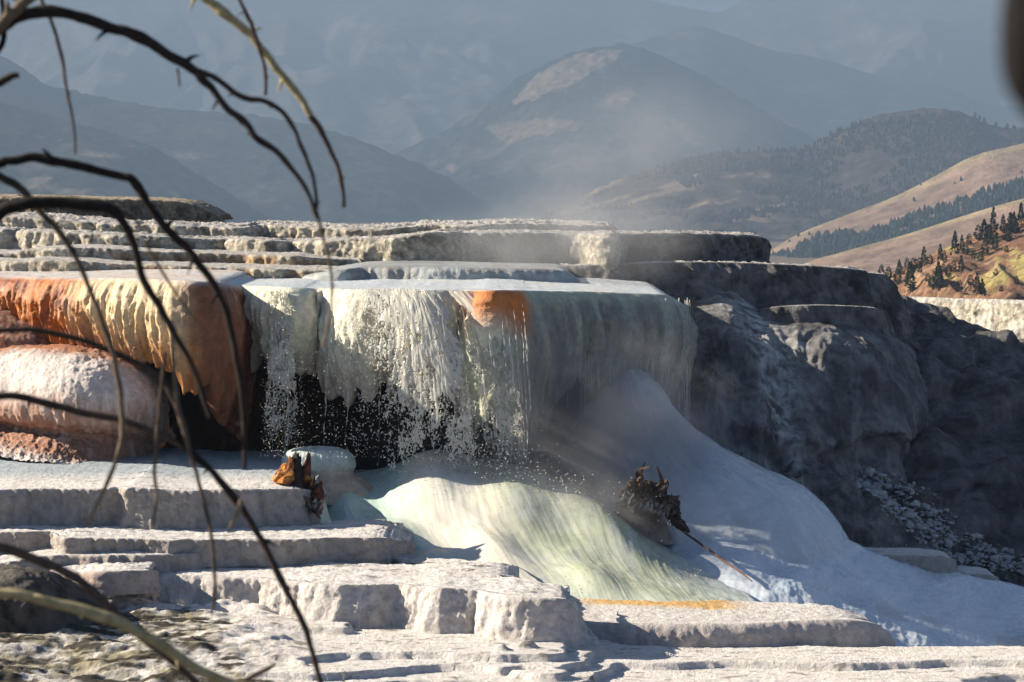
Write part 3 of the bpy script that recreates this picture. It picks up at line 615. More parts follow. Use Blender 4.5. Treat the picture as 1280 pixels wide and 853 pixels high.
# rubble
def blob_cloud(name, pts, rad, mat, col, jitter=.35, smooth=False, ico=False):
    base = np.array([(1,0,0),(-1,0,0),(0,1,0),(0,-1,0),(0,0,1),(0,0,-1)], float)
    tri = np.array([(0,2,4),(2,1,4),(1,3,4),(3,0,4),(2,0,5),(1,2,5),(3,1,5),(0,3,5)])
    if ico:
        g = (1+5**.5)/2
        base = np.array([(-1,g,0),(1,g,0),(-1,-g,0),(1,-g,0),(0,-1,g),(0,1,g),(0,-1,-g),(0,1,-g),(g,0,-1),(g,0,1),(-g,0,-1),(-g,0,1)], float)/1.9
        tri = np.array([(0,11,5),(0,5,1),(0,1,7),(0,7,10),(0,10,11),(1,5,9),(5,11,4),(11,10,2),(10,7,6),(7,1,8),(3,9,4),(3,4,2),(3,2,6),(3,6,8),(3,8,9),(4,9,5),(2,4,11),(6,2,10),(8,6,7),(9,8,1)])
    n = len(pts); nb = len(base)
    V = base[None]*rad[:, None, None]*(1+jitter*np.clip(RNG.normal(size=(n, nb, 1)), -1.5, 1.5))
    if ico: V *= np.stack([.8+.7*RNG.random(n), .8+.4*RNG.random(n), .5+.4*RNG.random(n)], -1)[:, None]
    a = RNG.random(n)*6.28; ca, sa = np.cos(a)[:, None], np.sin(a)[:, None]
    x = V[..., 0]*ca-V[..., 1]*sa; y = V[..., 0]*sa+V[..., 1]*ca
    V = np.stack([x, y, V[..., 2]], -1)+pts[:, None]
    T = (tri[None]+nb*np.arange(n)[:, None, None]).reshape(-1, 3)
    c = np.repeat(col, nb, axis=0) if np.ndim(col) == 2 else np.tile(col, (n*nb, 1))
    return quads_mesh(name, V.reshape(-1, 3), np.zeros((0, 4), int), mat, c, smooth, T=T)
def rubble():
    A = np.concatenate([A_b.reshape(-1, 3), A_s2.reshape(-1, 3)])
    px, py = proj(A)
    cx = np.array([1085, 1110, 1150, 1190, 1230, 1270]); cy = np.array([598, 625, 650, 675, 698, 712])
    d = np.abs(py-np.interp(px, cx, cy))
    w = np.interp(px, [1085, 1130, 1180, 1230, 1290], [12, 24, 28, 16, 9])
    ok = (px > 1070) & (px < 1300) & (d < w*(1+.4*RNG.normal(size=len(px)))) & (py > 590)
    idx = np.nonzero(ok)[0]; idx = idx[RNG.permutation(len(idx))[:2400]]
    r = RNG.gamma(1.2, .018, len(idx))+.010
    col = mix(np.array([.40, .40, .40]), np.array([.62, .61, .60]), RNG.random(len(idx)))
    o = blob_cloud('rock_rubble', A[idx]+[0, -.05, .02], r, M_trav, col, .16, ico=True)
    tag(o, 'pale broken rubble strewn down the foot of the dark cliff', 'rubble', kind='stuff')
rubble()

# =================================================================== FALLING WATER
def lace(dens_fn, f=9.0):
    def k(A, u, v):
        x, z = A[..., 0], A[..., 2]
        wx = x+.06*fbm(x*5, z*5, 1, 3); wz = z+.08*fbm(x*5, z*4, 6, 3)
        p1 = np.abs(fbm(wx*f, wz*f*.62, 1, 3, .6)); p2 = np.abs(fbm(wx*f*1.9, wz*f*1.3, 8, 2)); p3 = np.abs(perlin(wx*f*.8+9, wz*f*.25, 4))
        strand = np.minimum(np.minimum(p1*.95, p2*1.2+.02), p3*1.5+.02)
        d = dens_fn(u, v)
        patch = .15+1.5*speck(A*[1, 1, .7], 3.2, -.30, .30, z=3)
        col = sm(.1, .7, ridged(x*4+.3*fbm(x*2, z*2, 2), z*.35, 2, 3))
        th = d*.55*patch+d*.35*col-.02
        e = u+.10*fbm(z*3, x*2, 4, 3)
        th = th*sm(0, .10, e)*sm(1, .90, e)
        th = th*sm(1.03, .86, v+.10*fbm(x*4, z, 7, 3))
        return strand < th
    return k
white_c = lambda A, u, v: np.tile(np.array([.8, .82, .8]), A.shape[:2]+(1,))
def sheet(name, ctrl, n, m, dens, label, d=.04):
    o, A = loft(name, ctrl, n, m, M_foam, white_c, lambda P, u, v: d*fbm(u*8, v*4, 4, 3)+d*.6*fbm(u*22, v*14, 2, 3)*sm(.1, .6, v)+.012*ridged(u*30, v*4, 2, 2), keep=lace(dens))
    md = o.modifiers.new('thickness', 'SOLIDIFY'); md.thickness = .012
    return tag(o, label, 'waterfall', kind='structure'), A
_, SA = sheet('water_fall', [
    [(430, 362, 48.57), (460, 361, 48.38), (500, 361, 48.19), (525, 363, 48.07), (548, 366, 48.01)],
    [(424, 395, 48.25), (460, 385, 47.98), (505, 383, 47.71), (540, 390, 47.55), (568, 405, 47.5)],
    [(412, 450, 48.01), (458, 440, 47.64), (510, 438, 47.34), (552, 445, 47.14), (583, 458, 47.2)],
    [(404, 510, 47.99), (452, 508, 47.57), (512, 506, 47.23), (562, 508, 47), (596, 515, 47.1)],
    [(398, 572, 47.97), (448, 585, 47.53), (512, 592, 47.18), (568, 590, 46.95), (602, 584, 47.1)]], 260, 300,
    lambda u, v: (.42-.23*sm(.10, .45, v)-.065*sm(.45, .8, v)+.07*sm(.45, .8, u)*sm(.4, .6, v))*(.22+.78*sm(.18, .55, u)), 'wide lacy white waterfall splashing off the middle of the shelf')
_, SB = sheet('water_fall', [
    [(338, 362, 49.2), (345, 362, 49.15), (355, 363, 49.15), (362, 364, 49.2)],
    [(336, 420, 48.9), (346, 415, 48.8), (356, 415, 48.8), (368, 420, 48.9)],
    [(330, 490, 48.8), (343, 480, 48.7), (356, 480, 48.7), (372, 490, 48.8)],
    [(326, 560, 48.8), (340, 560, 48.7), (356, 560, 48.7), (374, 560, 48.8)]], 200, 60,
    lambda u, v: .10+.12*sm(.35, .5, v)*sm(.85, .6, v), 'thin broken white water strand left of the main fall')
_, SD = sheet('water_fall', [
    [(560, 365, 48.2), (575, 364, 48.1), (590, 364, 48.1), (600, 366, 48.2)],
    [(585, 400, 47.8), (600, 395, 47.7), (618, 400, 47.7), (628, 410, 47.8)],
    [(590, 460, 47.6), (610, 455, 47.5), (632, 460, 47.5), (645, 468, 47.6)],
    [(600, 520, 47.5), (618, 520, 47.4), (640, 520, 47.4), (655, 525, 47.5)],
    [(605, 585, 47.5), (622, 585, 47.4), (642, 585, 47.4), (660, 585, 47.5)]], 200, 90,
    lambda u, v: .35-.22*sm(.15, .6, v), 'thin white water veil at the right side of the fall')
# fine dribbles along the right curtain
def dribbles():
    Vs = []; Q = []; off = 0
    for i in range(46):
        px0 = 700+160*RNG.random()**.7 if i > 3 else 856+2*i
        Y0 = np.interp(px0, [690, 740, 790, 830, 862], [49.4, 50, 50.6, 51.1, 52.3])-.36
        y0 = 372+RNG.random()*30; y1 = y0+60+RNG.random()*110
        if i <= 3: y1 = 600; y0 = 375
        m = 40; yy = np.linspace(y0, y1, m)
        P = at(px0+1.2*fbm(yy*.05, i*3.3, 0, 2)+.6*fbm(yy*.4, i*3.3, 5, 2), yy, Y0-.1*np.linspace(0, 1, m))
        r = (.006+.005*RNG.random())*np.clip(.6+fbm(yy*.25, i*1.7, 2, 3)*1.6, .12, 1.6)
        a = np.arange(4)*np.pi/2
        R = P[:, None]+np.stack([np.cos(a)[None]*r[:, None], np.sin(a)[None]*r[:, None], 0*r[:, None]+0*a[None]], -1)
        Vs.append(R.reshape(-1, 3))
        for j in range(m-1):
            for k in range(4):
                Q.append((off+j*4+k, off+j*4+(k+1) % 4, off+(j+1)*4+(k+1) % 4, off+(j+1)*4+k))
        off += m*4
    o = quads_mesh('water_dribbles', np.concatenate(Vs), np.array(Q), M_foam, np.tile([.8, .8, .8], (off, 1)))
    tag(o, 'fine white dribbles of water hanging from the right curtain', 'water', kind='stuff')
dribbles()
def strands():
    Vs = []; Q = []; off = 0
    for i in range(34):
        px0 = (410+240*RNG.random()) if i > 8 else 338+34*RNG.random(); Y0 = np.interp(px0, [338, 372, 440, 490, 530, 600, 650], [49.1, 48.9, 48.5, 48.2, 47.9, 47.6, 47.8])-.30-.25*RNG.random()
        wd = np.interp(px0, [338, 400, 440, 500, 560, 600, 650], [-8, -14, -22, 0, 34, 30, 18])*(.6+.6*RNG.random())
        y0 = 364+RNG.random()*70; y1 = min(y0+70+RNG.random()*150, 592); m = 44
        q = np.linspace((y0-362)/230, (y1-362)/230, m); yy = np.linspace(y0, y1, m)
        P = at(px0+wd*q**.6+2.0*fbm(yy*.03, i*3.3, 0, 2)+.9*fbm(yy*.3, i*3.3, 5, 2), yy, Y0-.25*q)
        r = (.004+.008*RNG.random()**2)*np.clip(.35+fbm(yy*.16, i*1.7, 2, 4, .7)*2.6, 0.0, 1.7)*np.sin(np.linspace(0, math.pi, m))**.3
        a = np.arange(4)*np.pi/2
        R = P[:, None]+np.stack([np.cos(a)[None]*r[:, None], np.sin(a)[None]*r[:, None], 0*r[:, None]+0*a[None]], -1)
        Vs.append(R.reshape(-1, 3))
        j = np.arange(m-1)[:, None]; k = np.arange(4)[None]
        q4 = np.stack([j*4+k, j*4+(k+1) % 4, (j+1)*4+(k+1) % 4, (j+1)*4+k], -1).reshape(-1, 4)
        ok = np.repeat((r[:-1] > .001) | (r[1:] > .001), 4)
        Q.append(q4[ok]+off); off += m*4
    o = quads_mesh('water_strands', np.concatenate(Vs), np.concatenate(Q), M_foam, np.tile([.8, .8, .8], (off, 1)))
    tag(o, 'thin streaks of falling water across the front of the main fall', 'water', kind='stuff')
strands()
def droplets():
    pts = []; rad = []
    def cloud(n, pxf, pyf, Yf, rf):
        a = RNG.random(n); b = RNG.random(n)
        p = at(pxf(a, b), pyf(a, b), Yf(a, b)+.25*RNG.normal(size=n)*.6)
        pts.append(p); rad.append(rf(RNG.random(n)))
    R = lambda r: .0035+.008*r**3
    N_ = RNG.normal
    cloud(1700, lambda a, b: 325+285*a, lambda a, b: 572-190*b**1.5, lambda a, b: 47.1+0*a, R)
    cloud(900, lambda a, b: 440+110*a+50*(b), lambda a, b: 380+180*b, lambda a, b: 46.9+0*a, R)
    cloud(700, lambda a, b: 330+50*a, lambda a, b: 440+130*b, lambda a, b: 47.5+0*a, R)
    cloud(1100, lambda a, b: 580+190*a, lambda a, b: 574+95*a-55*b**2+16*N_(size=len(a)), lambda a, b: 46.9-1.2*a, lambda r: .004+.009*r**3)
    cloud(500, lambda a, b: 690+190*a, lambda a, b: 738+8*a-42*b**2.2, lambda a, b: 43.6+0*a, R)
    cloud(500, lambda a, b: 560+80*a, lambda a, b: 572+14*N_(size=len(a)), lambda a, b: 47.2+0*a, R)
    cloud(260, lambda a, b: 855+14*N_(size=len(a))*b, lambda a, b: 400+230*b, lambda a, b: 51+0*a, lambda r: .005+.012*r**3)
    cloud(250, lambda a, b: 600+250*a, lambda a, b: 600+130*b, lambda a, b: 45.6+0*a, R)
    o = blob_cloud('water_droplets', np.concatenate(pts), np.concatenate(rad), M_foam, np.array([.8, .82, .8]), .15, True)
    tag(o, 'flying white water droplets splashing around the fall', 'spray', kind='stuff')
droplets()

# =================================================================== STEAM
def steam(name, cx, cy, Y, rad, dens, lab, scale=.5):
    c = at(cx, cy, Y)
    me_v = []; n, m = 14, 24
    for i in range(n+1):
        th = math.pi*i/n
        for j in range(m):
            a = 2*math.pi*j/m
            v = np.array([math.sin(th)*math.cos(a)*rad[0], math.sin(th)*math.sin(a)*rad[1], math.cos(th)*rad[2]])
            me_v.append(v)
    Q = [(i*m+j, (i+1)*m+j, (i+1)*m+(j+1) % m, i*m+(j+1) % m) for i in range(n) for j in range(m)]
    m_, nt, b = new_mat(name+'_vapour'); N = nt.nodes; L = nt.links; N.remove(b)
    out = [x for x in N if x.type == 'OUTPUT_MATERIAL'][0]
    pv = N.new('ShaderNodeVolumePrincipled'); pv.inputs['Color'].default_value = (.9, .93, .97, 1); pv.inputs['Anisotropy'].default_value = .3
    tc = N.new('ShaderNodeTexCoord'); no = N.new('ShaderNodeTexNoise'); no.inputs['Scale'].default_value = scale; no.inputs['Detail'].default_value = 3
    L.new(tc.outputs['Object'], no.inputs['Vector'])
    vm = N.new('ShaderNodeVectorMath'); vm.operation = 'DIVIDE'; vm.inputs[1].default_value = rad
    L.new(tc.outputs['Object'], vm.inputs[0])
    ln = N.new('ShaderNodeVectorMath'); ln.operation = 'LENGTH'; L.new(vm.outputs[0], ln.inputs[0])
    fo = N.new('ShaderNodeMapRange'); fo.inputs[1].default_value = 1.0; fo.inputs[2].default_value = .2; fo.inputs[3].default_value = 0; fo.inputs[4].default_value = 1; fo.interpolation_type = 'SMOOTHSTEP'
    L.new(ln.outputs['Value'], fo.inputs[0])
    mr = N.new('ShaderNodeMapRange'); mr.inputs[1].default_value = .40; mr.inputs[2].default_value = .70; mr.inputs[3].default_value = .15; mr.inputs[4].default_value = 1.3
    L.new(no.outputs['Fac'], mr.inputs[0])
    mu = N.new('ShaderNodeMath'); mu.operation = 'MULTIPLY'; L.new(fo.outputs[0], mu.inputs[0]); L.new(mr.outputs[0], mu.inputs[1])
    m2 = N.new('ShaderNodeMath'); m2.operation = 'MULTIPLY'; L.new(mu.outputs[0], m2.inputs[0]); m2.inputs[1].default_value = dens
    L.new(m2.outputs[0], pv.inputs['Density']); L.new(pv.outputs[0], out.inputs['Volume'])
    o = quads_mesh(name, np.array(me_v), np.array(Q), m_)
    o.location = tuple(c)
    return tag(o, lab, 'steam', kind='stuff')
steam('steam', 735, 560, 48.0, (3.2, 2.0, 2.4), .85, 'white steam drifting in front of the shaded fall right side', .7)
steam('steam', 700, 640, 46.4, (2.3, 1.3, 1.0), .8, 'low mist rolling over the green water mound', 1.1)
steam('steam', 700, 300, 56, (3.4, 3.0, 1.3), .30, 'thin steam rising over the back of the shelf', .6)
steam('steam', 790, 190, 66, (4.2, 4, 2.4), .09, 'faint steam plume against the mountains', .35)

# =================================================================== STUMPS AND LOG
def tube(path, rads, sides=10, knot=.0, seed=0, squash=None):
    P = crom(np.asarray(path, float), max(8, len(path)*7)); r = crom(np.asarray(rads, float)[:, None], len(P))[:, 0]
    T = np.gradient(P, axis=0); T /= np.linalg.norm(T, axis=1)[:, None]+1e-12
    up = np.array([.13, -.95, .28]); A_ = np.cross(T, up); A_ /= np.linalg.norm(A_, axis=1)[:, None]; B_ = np.cross(T, A_)
    a = np.linspace(0, 2*np.pi, sides, endpoint=False)
    L_ = np.concatenate([[0], np.cumsum(np.linalg.norm(np.diff(P, axis=0), axis=1))])
    k = 1+knot*fbm(L_[:, None]/(np.mean(r)*6)+seed*7, np.cos(a)[None]*1.2+seed, np.sin(a)[None]*1.2, 3)
    rr = r[:, None]*k
    V = P[:, None]+A_[:, None]*(np.cos(a)[None]*rr)[..., None]+B_[:, None]*(np.sin(a)[None]*rr)[..., None]
    n = len(P); V = V.reshape(-1, 3)
    i = np.arange(n-1)[:, None]*sides+np.arange(sides)[None]; i2 = np.arange(n-1)[:, None]*sides+(np.arange(sides)[None]+1) % sides
    Q = np.stack([i, i2, i2+sides, i+sides], -1).reshape(-1, 4)
    V = np.concatenate([V, [P[0], P[-1]]]); T_ = []
    for j in range(sides):
        T_.append((n*sides, (j+1) % sides, j)); T_.append((n*sides+1, (n-1)*sides+j, (n-1)*sides+(j+1) % sides))
    return V, Q, np.array(T_)
def empty(name, loc):
    o = bpy.data.objects.new(name, None); o.location = tuple(loc); COL.objects.link(o); o.empty_display_size = .2
    return o
def join(parts):
    V = []; Q = []; T = []; C = []; o = 0
    for v, q, t, c in parts:
        V.append(v); Q.append(q+o); T.append(t+o); C.append(np.broadcast_to(c, v.shape)); o += len(v)
    return np.concatenate(V), np.concatenate(Q), np.concatenate(T), np.concatenate(C)
def part(name, parts, base, mat, parent):
    V, Q, T, C = join(parts)
    o = quads_mesh(name, V-np.asarray(base), Q, mat, C, True, T=T)
    o.parent = parent
    return o
def shard(pts, w, seed, c1, c2):
    """broken wood splinter from pixel polyline: pts (px,py,Y), widths m"""
    path = at(*np.array(pts, float).T)
    V, Q, T = tube(path, w, 12, .55, seed)
    n = fbm(V[:, 0]*9+seed, V[:, 1]*9, V[:, 2]*9, 3)
    return V, Q, T, mix(c1, c2, sm(-.15, .3, n))
def splint(p0, p1, r0, r1, seed, c1, c2, bend=.0, mid=.8):
    """faceted wood splinter between two (px,py,Y) points"""
    a0, a1 = at(*p0), at(*p1); r = random.Random(seed)
    d = a1-a0; L0 = np.linalg.norm(d); off = np.array([r.uniform(-1, 1), r.uniform(-1, 1), r.uniform(-1, 1)])*L0*(.06+bend)
    n = 9; q = np.linspace(0, 1, n)[:, None]
    path = a0+d*q+off*np.sin(q*math.pi)
    rad = r0*(1-q[:, 0]**1.6)*(mid+(1-mid)*np.cos(q[:, 0]*3))+r1
    sides = 9; T = d/L0; A_ = np.cross(T, [.2, -.9, .3]); A_ /= np.linalg.norm(A_); B_ = np.cross(T, A_)
    a = np.arange(sides)*2*math.pi/sides
    g = np.array([r.uniform(.55, 1.3) for _ in range(sides)])[None]*(1+.25*np.array([[r.uniform(-1, 1) for _ in range(sides)] for _ in range(n)]))
    rr = rad[:, None]*g
    V = path[:, None]+A_*(np.cos(a)[None]*rr)[..., None]+B_*(np.sin(a)[None]*rr*.8)[..., None]
    V = V+T*(np.array([r.uniform(-1, 1) for _ in range(sides)])[None]*L0*.10*q)[..., None]
    i = np.arange(n-1)[:, None]*sides+np.arange(sides)[None]; i2 = np.arange(n-1)[:, None]*sides+(np.arange(sides)[None]+1) % sides
    Q = np.stack([i, i2, i2+sides, i+sides], -1).reshape(-1, 4)
    V = np.concatenate([V.reshape(-1, 3), [path[0], path[-1]]])
    Tt = [(n*sides, (j+1) % sides, j) for j in range(sides)]+[(n*sides+1, (n-1)*sides+j, (n-1)*sides+(j+1) % sides) for j in range(sides)]
    nn = fbm(V[:, 0]*11+seed, V[:, 1]*11, V[:, 2]*11, 3)
    return V, Q, np.array(Tt), mix(c1, c2, sm(-.2, .25, nn))
def wpart(name, parts, base, parent):
    V, Q, T, C = join(parts)
    o = quads_mesh(name, V-np.asarray(base), Q, M_wood, C, False, T=T); o.parent = parent
    return o
b0 = at(378, 625, 45.3); st1 = empty('tree_stump', b0)
tag(st1, 'short broken stump painted sunlit orange on its left, at the right end of the tall ledge', 'stump')
OR1, OR2, BK = np.array([.80, .33, .06]), np.array([.20, .06, .02]), np.array([.03, .018, .014])  # orange left shards and black right ones paint sun and shade on the wood
wpart('trunk', [splint((352, 604, 45.1), (356, 580, 45.2), .11, .03, 1, OR1, OR2), splint((358, 607, 45.0), (364, 572, 45.15), .14, .04, 2, OR1, OR2),
                splint((366, 610, 45.1), (370, 568, 45.25), .15, .05, 3, BK, BK), splint((372, 614, 45.2), (375, 571, 45.35), .15, .03, 4, BK, BK),
                splint((380, 620, 45.3), (379, 584, 45.4), .15, .04, 5, BK, BK), splint((346, 602, 45.1), (350, 590, 45.1), .08, .02, 6, OR1, AMBER)], b0, st1)
wpart('splinter', [splint((383, 606, 45.3), (387, 567, 45.3), .10, .035, 7, OR2, BK), splint((384, 600, 45.25), (383, 577, 45.25), .06, .01, 8, OR1*.8, OR2)], b0, st1)
wpart('splinter', [splint((388, 622, 45.2), (393, 594, 45.2), .10, .012, 9, BK, OR1), splint((385, 625, 45.25), (386, 604, 45.2), .09, .01, 10, BK, OR2)], b0, st1)
wpart('splinter', [splint((396, 630, 45.1), (402, 601, 45.1), .11, .02, 11, BK, OR2), splint((393, 628, 45.15), (397, 606, 45.1), .09, .02, 12, BK, BK)], b0, st1)
wpart('root', [splint((396, 642, 45.0), (408, 618, 44.95), .06, .01, 13, np.array([.6, .5, .38]), OR2), splint((391, 640, 45.0), (396, 622, 44.95), .07, .01, 14, WHITE, BK)], b0, st1)
wpart('root', [splint((372, 620, 45.0), (400, 648, 44.7), .05, .01, 15, np.array([.3, .2, .15]), BK, mid=1)], b0, st1)
# white mineral skirt around the stump
sk, _ = rock_of_revolution('ground_mound', 366, 606, 45.7, [(0, 0), (.22, -.02), (.42, -.08), (.52, -.3), (.62, -.6), (.8, -1.0)], (1, 1), M_wet,
    lambda P, u, v: mix(WHITE, MINT, sm(.4, .7, v)), lambda P, a, v: .08*fbm(np.cos(a)*2, np.sin(a)*2, v*3, 4))
tag(sk, 'white mineral crust wrapped around the foot of the orange stump', 'mound')

cr, _ = rock_of_revolution('ground_mound', 796, 634, 46.75, [(0, 0), (.20, -.02), (.34, -.07), (.44, -.2), (.6, -.6)], (1.0, .7), M_trav,
    lambda P, u, v: mix(np.array([.42, .36, .32]), np.array([.30, .25, .22]), speck(P, 5, -.2, .3)), lambda P, a, v: sm(0, .3, v)*(.10*fbm(np.cos(a)*2.5, np.sin(a)*2.5, v*3, 5)+.04*ridged(np.cos(a)*7, np.sin(a)*7, v, 3)))
tag(cr, 'pale mineral crust caked around the dark root stump', 'mound')
b1 = at(815, 650, 46.4); st2 = empty('root_stump', b1)
tag(st2, 'dark ragged root stump stuck in the shaded blue dome of water', 'stump')
W1, W2, W3 = np.array([.09, .07, .06]), np.array([.20, .12, .09]), np.array([.34, .31, .28])
rr_ = random.Random(5)
body_p = []; spk = []; rts = []
line = [(786, 616), (794, 611), (802, 608), (811, 610), (819, 614), (827, 620), (834, 627), (840, 637), (844, 646), (848, 655)]
for i, (x, y) in enumerate(line):
    for j in range(6):
        a = rr_.uniform(0, 6.28); L_ = rr_.uniform(5, 13)*(1-.06*i); bx, by = x+rr_.uniform(-7, 7)*(1-.07*i), y+rr_.uniform(-3, 14-1.4*i)
        body_p.append(splint((bx, by, 46.3+rr_.uniform(-.25, .25)), (bx+L_*math.cos(a), by+L_*math.sin(a)*.8, 46.2+rr_.uniform(-.3, .2)), rr_.uniform(.06, .17)*(1-.06*i), .02, i*9+j+60, W1*rr_.uniform(.25, .9), W2*rr_.uniform(.2, .9), bend=.2))
body_p.append(splint((838, 632, 46.2), (853, 664, 46.0), .13, .02, 300, W1*.5, W2*.4))
for i in range(30):
    x = 784+rr_.uniform(0, 60); y = np.interp(x, [784, 800, 822, 846], [614, 604, 608, 630])+rr_.uniform(0, 8)
    a = np.interp(x, [784, 812, 846], [-.8, .1, .9])+rr_.gauss(0, .4); L_ = (10+19*rr_.random()**1.6)*(1 if x < 830 else .5)
    p0 = (x, y, 46.1+rr_.uniform(-.2, .2)); p1 = (x+L_*math.sin(a), y-L_*math.cos(a), 46.0+rr_.uniform(-.3, .3))
    spk.append(splint(p0, p1, rr_.uniform(.022, .05), .004, 400+i, W2*rr_.uniform(.5, 1.4), W1*rr_.uniform(.4, 1.3), bend=.22))
for i in range(16):
    x = 776+i*3.9; y = 620+1.1*max(0, i-2)+rr_.uniform(-4, 4)
    rts.append(splint((x+6, y, 46.0), (x+rr_.uniform(-8, 5), y+rr_.uniform(6, 18), 45.85), rr_.uniform(.02, .05), .006, 500+i, W3*rr_.uniform(.5, 1), W1, bend=.2))
wpart('trunk', body_p, b1, st2)
for g in spk: wpart('splinter', [g], b1, st2)
for g in rts: wpart('root', [g], b1, st2)
lg = at(900, 702, 45.2)
V, Q, T = tube(at(np.array([850, 870, 900, 925, 940.]), np.array([662, 676, 698, 715, 727.]), np.array([46.5, 46.05, 45.4, 44.9, 44.6])), [.015, .02, .024, .02, .01], 8, .5, 3)
lo = quads_mesh('fallen_branch', V-lg, Q, M_wood, np.tile([.20, .12, .10], (len(V), 1)), True, T=T); lo.location = tuple(lg)
tag(lo, 'thin reddish stick lying down the flowing water below the root stump', 'branch')

# =================================================================== NEAR BRANCHES
BLK, BRN, TAN, YEL = np.array([.012, .010, .010]), np.array([.10, .07, .055]), np.array([.30, .22, .15]), np.array([.55, .45, .24])
YB = 6.0
sb = np.array([-2.0, YB+.2, -2.35]); shrub = empty('dead_shrub', sb)
tag(shrub, 'bare dead shrub with arching out of focus branches along the left side', 'shrub')
def branch(pts, ws, c1, c2=None, Y=YB, name='branch', dY=0.0, seed=0):
    pts = np.asarray(pts, float); n = len(pts)
    yy = Y+dY*np.linspace(0, 1, n)
    path = at(pts[:, 0], pts[:, 1], yy)
    w = np.interp(np.linspace(0, 1, n), np.linspace(0, 1, len(ws)), ws)/2/F*Y*1.08
    r = random.Random(seed*7+1)
    dl = crom(np.concatenate([path, w[:, None]], 1), n*4); kk = .0048*np.stack([fbm(np.arange(n*4)*.35, seed*3.1+q_, 0, 3) for q_ in (0, 5, 9)], -1)
    dl[:, :3] += kk*np.minimum(1, dl[:, 3:4]/.006)
    path = dl[:, :3]; w = dl[:, 3]*(1+.22*np.array([r.random()**4 for _ in range(n*4)]))
    V, Q, T = tube(path[::2], w[::2], 10, .35, seed)
    c2 = c1 if c2 is None else c2
    # nodes (bud scars)
    t = np.clip(np.arange(len(V))/len(V), 0, 1)
    C = mix(c1, c2, t)
    ps = [(V, Q, T, C)]
    for i in range(3, len(path)-2, 5):
        if r.random() < .55 and w[i] < .02:
            d = np.array([r.uniform(-1, 1), r.uniform(-.6, .6), r.uniform(-1, .7)]); d /= np.linalg.norm(d); L_ = w[i]*r.uniform(1.6, 4.5)
            v_, q_, t_ = tube([path[i], path[i]+d*L_*.5, path[i]+d*L_+[0, 0, -.2*L_]], [w[i]*.7, w[i]*.4, w[i]*.12], 6, .3, i)
            ps.append((v_, q_, t_, C[min(len(C)-1, i*5)]))
    return part(name, ps, sb, M_bark, shrub)
stem = [(-330, 1600), (-260, 1200), (-230, 900), (-215, 600), (-200, 300), (-170, 60), (-120, -80), (-20, -160), (120, -170)]
branch(stem, [60, 44, 36, 30, 26, 20, 14, 12, 10], BRN, seed=1, name='stem')
branch([(-205, 330), (-120, 130), (-40, 62), (0, 36), (22, 21), (64, 14), (112, 26), (150, 38), (180, 50), (225, 77), (244, 90), (262, 109), (285, 137), (304, 150), (319, 170), (345, 190), (367, 214), (382, 234), (392, 259), (397, 278)], [16, 15, 14, 14, 13, 13, 12, 10, 8, 8, 7, 6, 5, 4], BLK, BRN*.8, seed=2)
branch([(395, 262), (402, 290), (412, 325), (415, 365), (411, 400), (400, 445)], [4, 3.5, 3, 3, 2], BRN, TAN, seed=26, name='twig')
branch([(238, 86), (270, 98), (300, 120), (335, 128), (360, 148), (375, 180), (388, 210), (394, 235), (396, 268)], [8, 6, 6, 5, 4, 4], BRN*.6, BRN*.6, seed=3)
branch([(120, -170), (200, -60), (255, -3), (285, 20), (310, 40), (325, 60), (345, 85), (365, 110), (380, 130), (391, 149)], [12, 11, 10, 9, 9, 8, 7.5], YEL, YEL*.9, Y=YB+.3, seed=4)
branch([(388, 144), (405, 170), (418, 200), (428, 230), (431, 268)], [7, 6, 5, 4], BRN, BRN*.7, Y=YB+.3, seed=5)
branch([(270, -60), (297, -5), (310, 20), (316, 35), (325, 65), (332, 95), (331, 126)], [4, 4, 6, 4, 4, 3.5], BRN*.8, BRN, Y=YB+.25, seed=6, name='twig')
branch([(30, -60), (50, -5), (65, 30), (78, 75), (85, 120), (93, 165), (94, 200)], [5, 4, 4, 3, 2.2], BRN, BRN, seed=7, name='twig')
branch([(-60, 75), (-5, 38), (15, 17), (40, -5), (90, -60), (120, -170)], [13, 12, 12, 12], TAN*.6, TAN*.7, Y=YB-.2, seed=8)
branch([(-30, 90), (0, 60), (4, 30), (2, 0), (-5, -60)], [6, 7, 6, 5], BLK, BLK, seed=9)
branch([(-190, 150), (-60, 122), (-5, 105), (10, 98), (27, 92)], [12, 10, 9, 6], BLK, BRN*.5, Y=YB-.3, seed=10)
branch([(-205, 420), (-110, 260), (-10, 210), (10, 202), (50, 198), (100, 208), (150, 220), (167, 227), (185, 255), (205, 282), (235, 312), (262, 347), (283, 392), (293, 435), (300, 480), (305, 530), (306, 605)], [12, 11, 11, 10, 10, 10, 9, 9, 9, 8, 7, 6, 4], BLK, BRN*.5, seed=11)
branch([(-110, 262), (-40, 205), (5, 223), (30, 240), (47, 262), (75, 290), (100, 332), (120, 382), (140, 440), (150, 490), (153, 535), (145, 575), (122, 630), (105, 662)], [9, 9, 9, 7, 6, 6, 6, 5, 4], BLK, TAN, seed=12)
branch([(-190, 350), (-60, 296), (-10, 274), (10, 262), (40, 253), (90, 255), (128, 258), (150, 272), (165, 300), (178, 345), (198, 382), (214, 410), (236, 450), (256, 500), (264, 530)], [14, 14, 15, 15, 13, 9, 9, 8, 6, 4], BLK, BRN*.5, Y=YB-.2, seed=13)
branch([(110, 256), (160, 268), (180, 290)], [5, 4, 3], BRN, BRN, seed=14, name='twig')
branch([(-212, 560), (-90, 430), (-5, 413), (50, 414), (100, 425), (140, 440), (190, 465), (215, 495), (228, 530), (237, 562)], [10, 7, 7, 7, 7, 7, 7], BRN*.5, BRN, Y=YB+.1, seed=15)
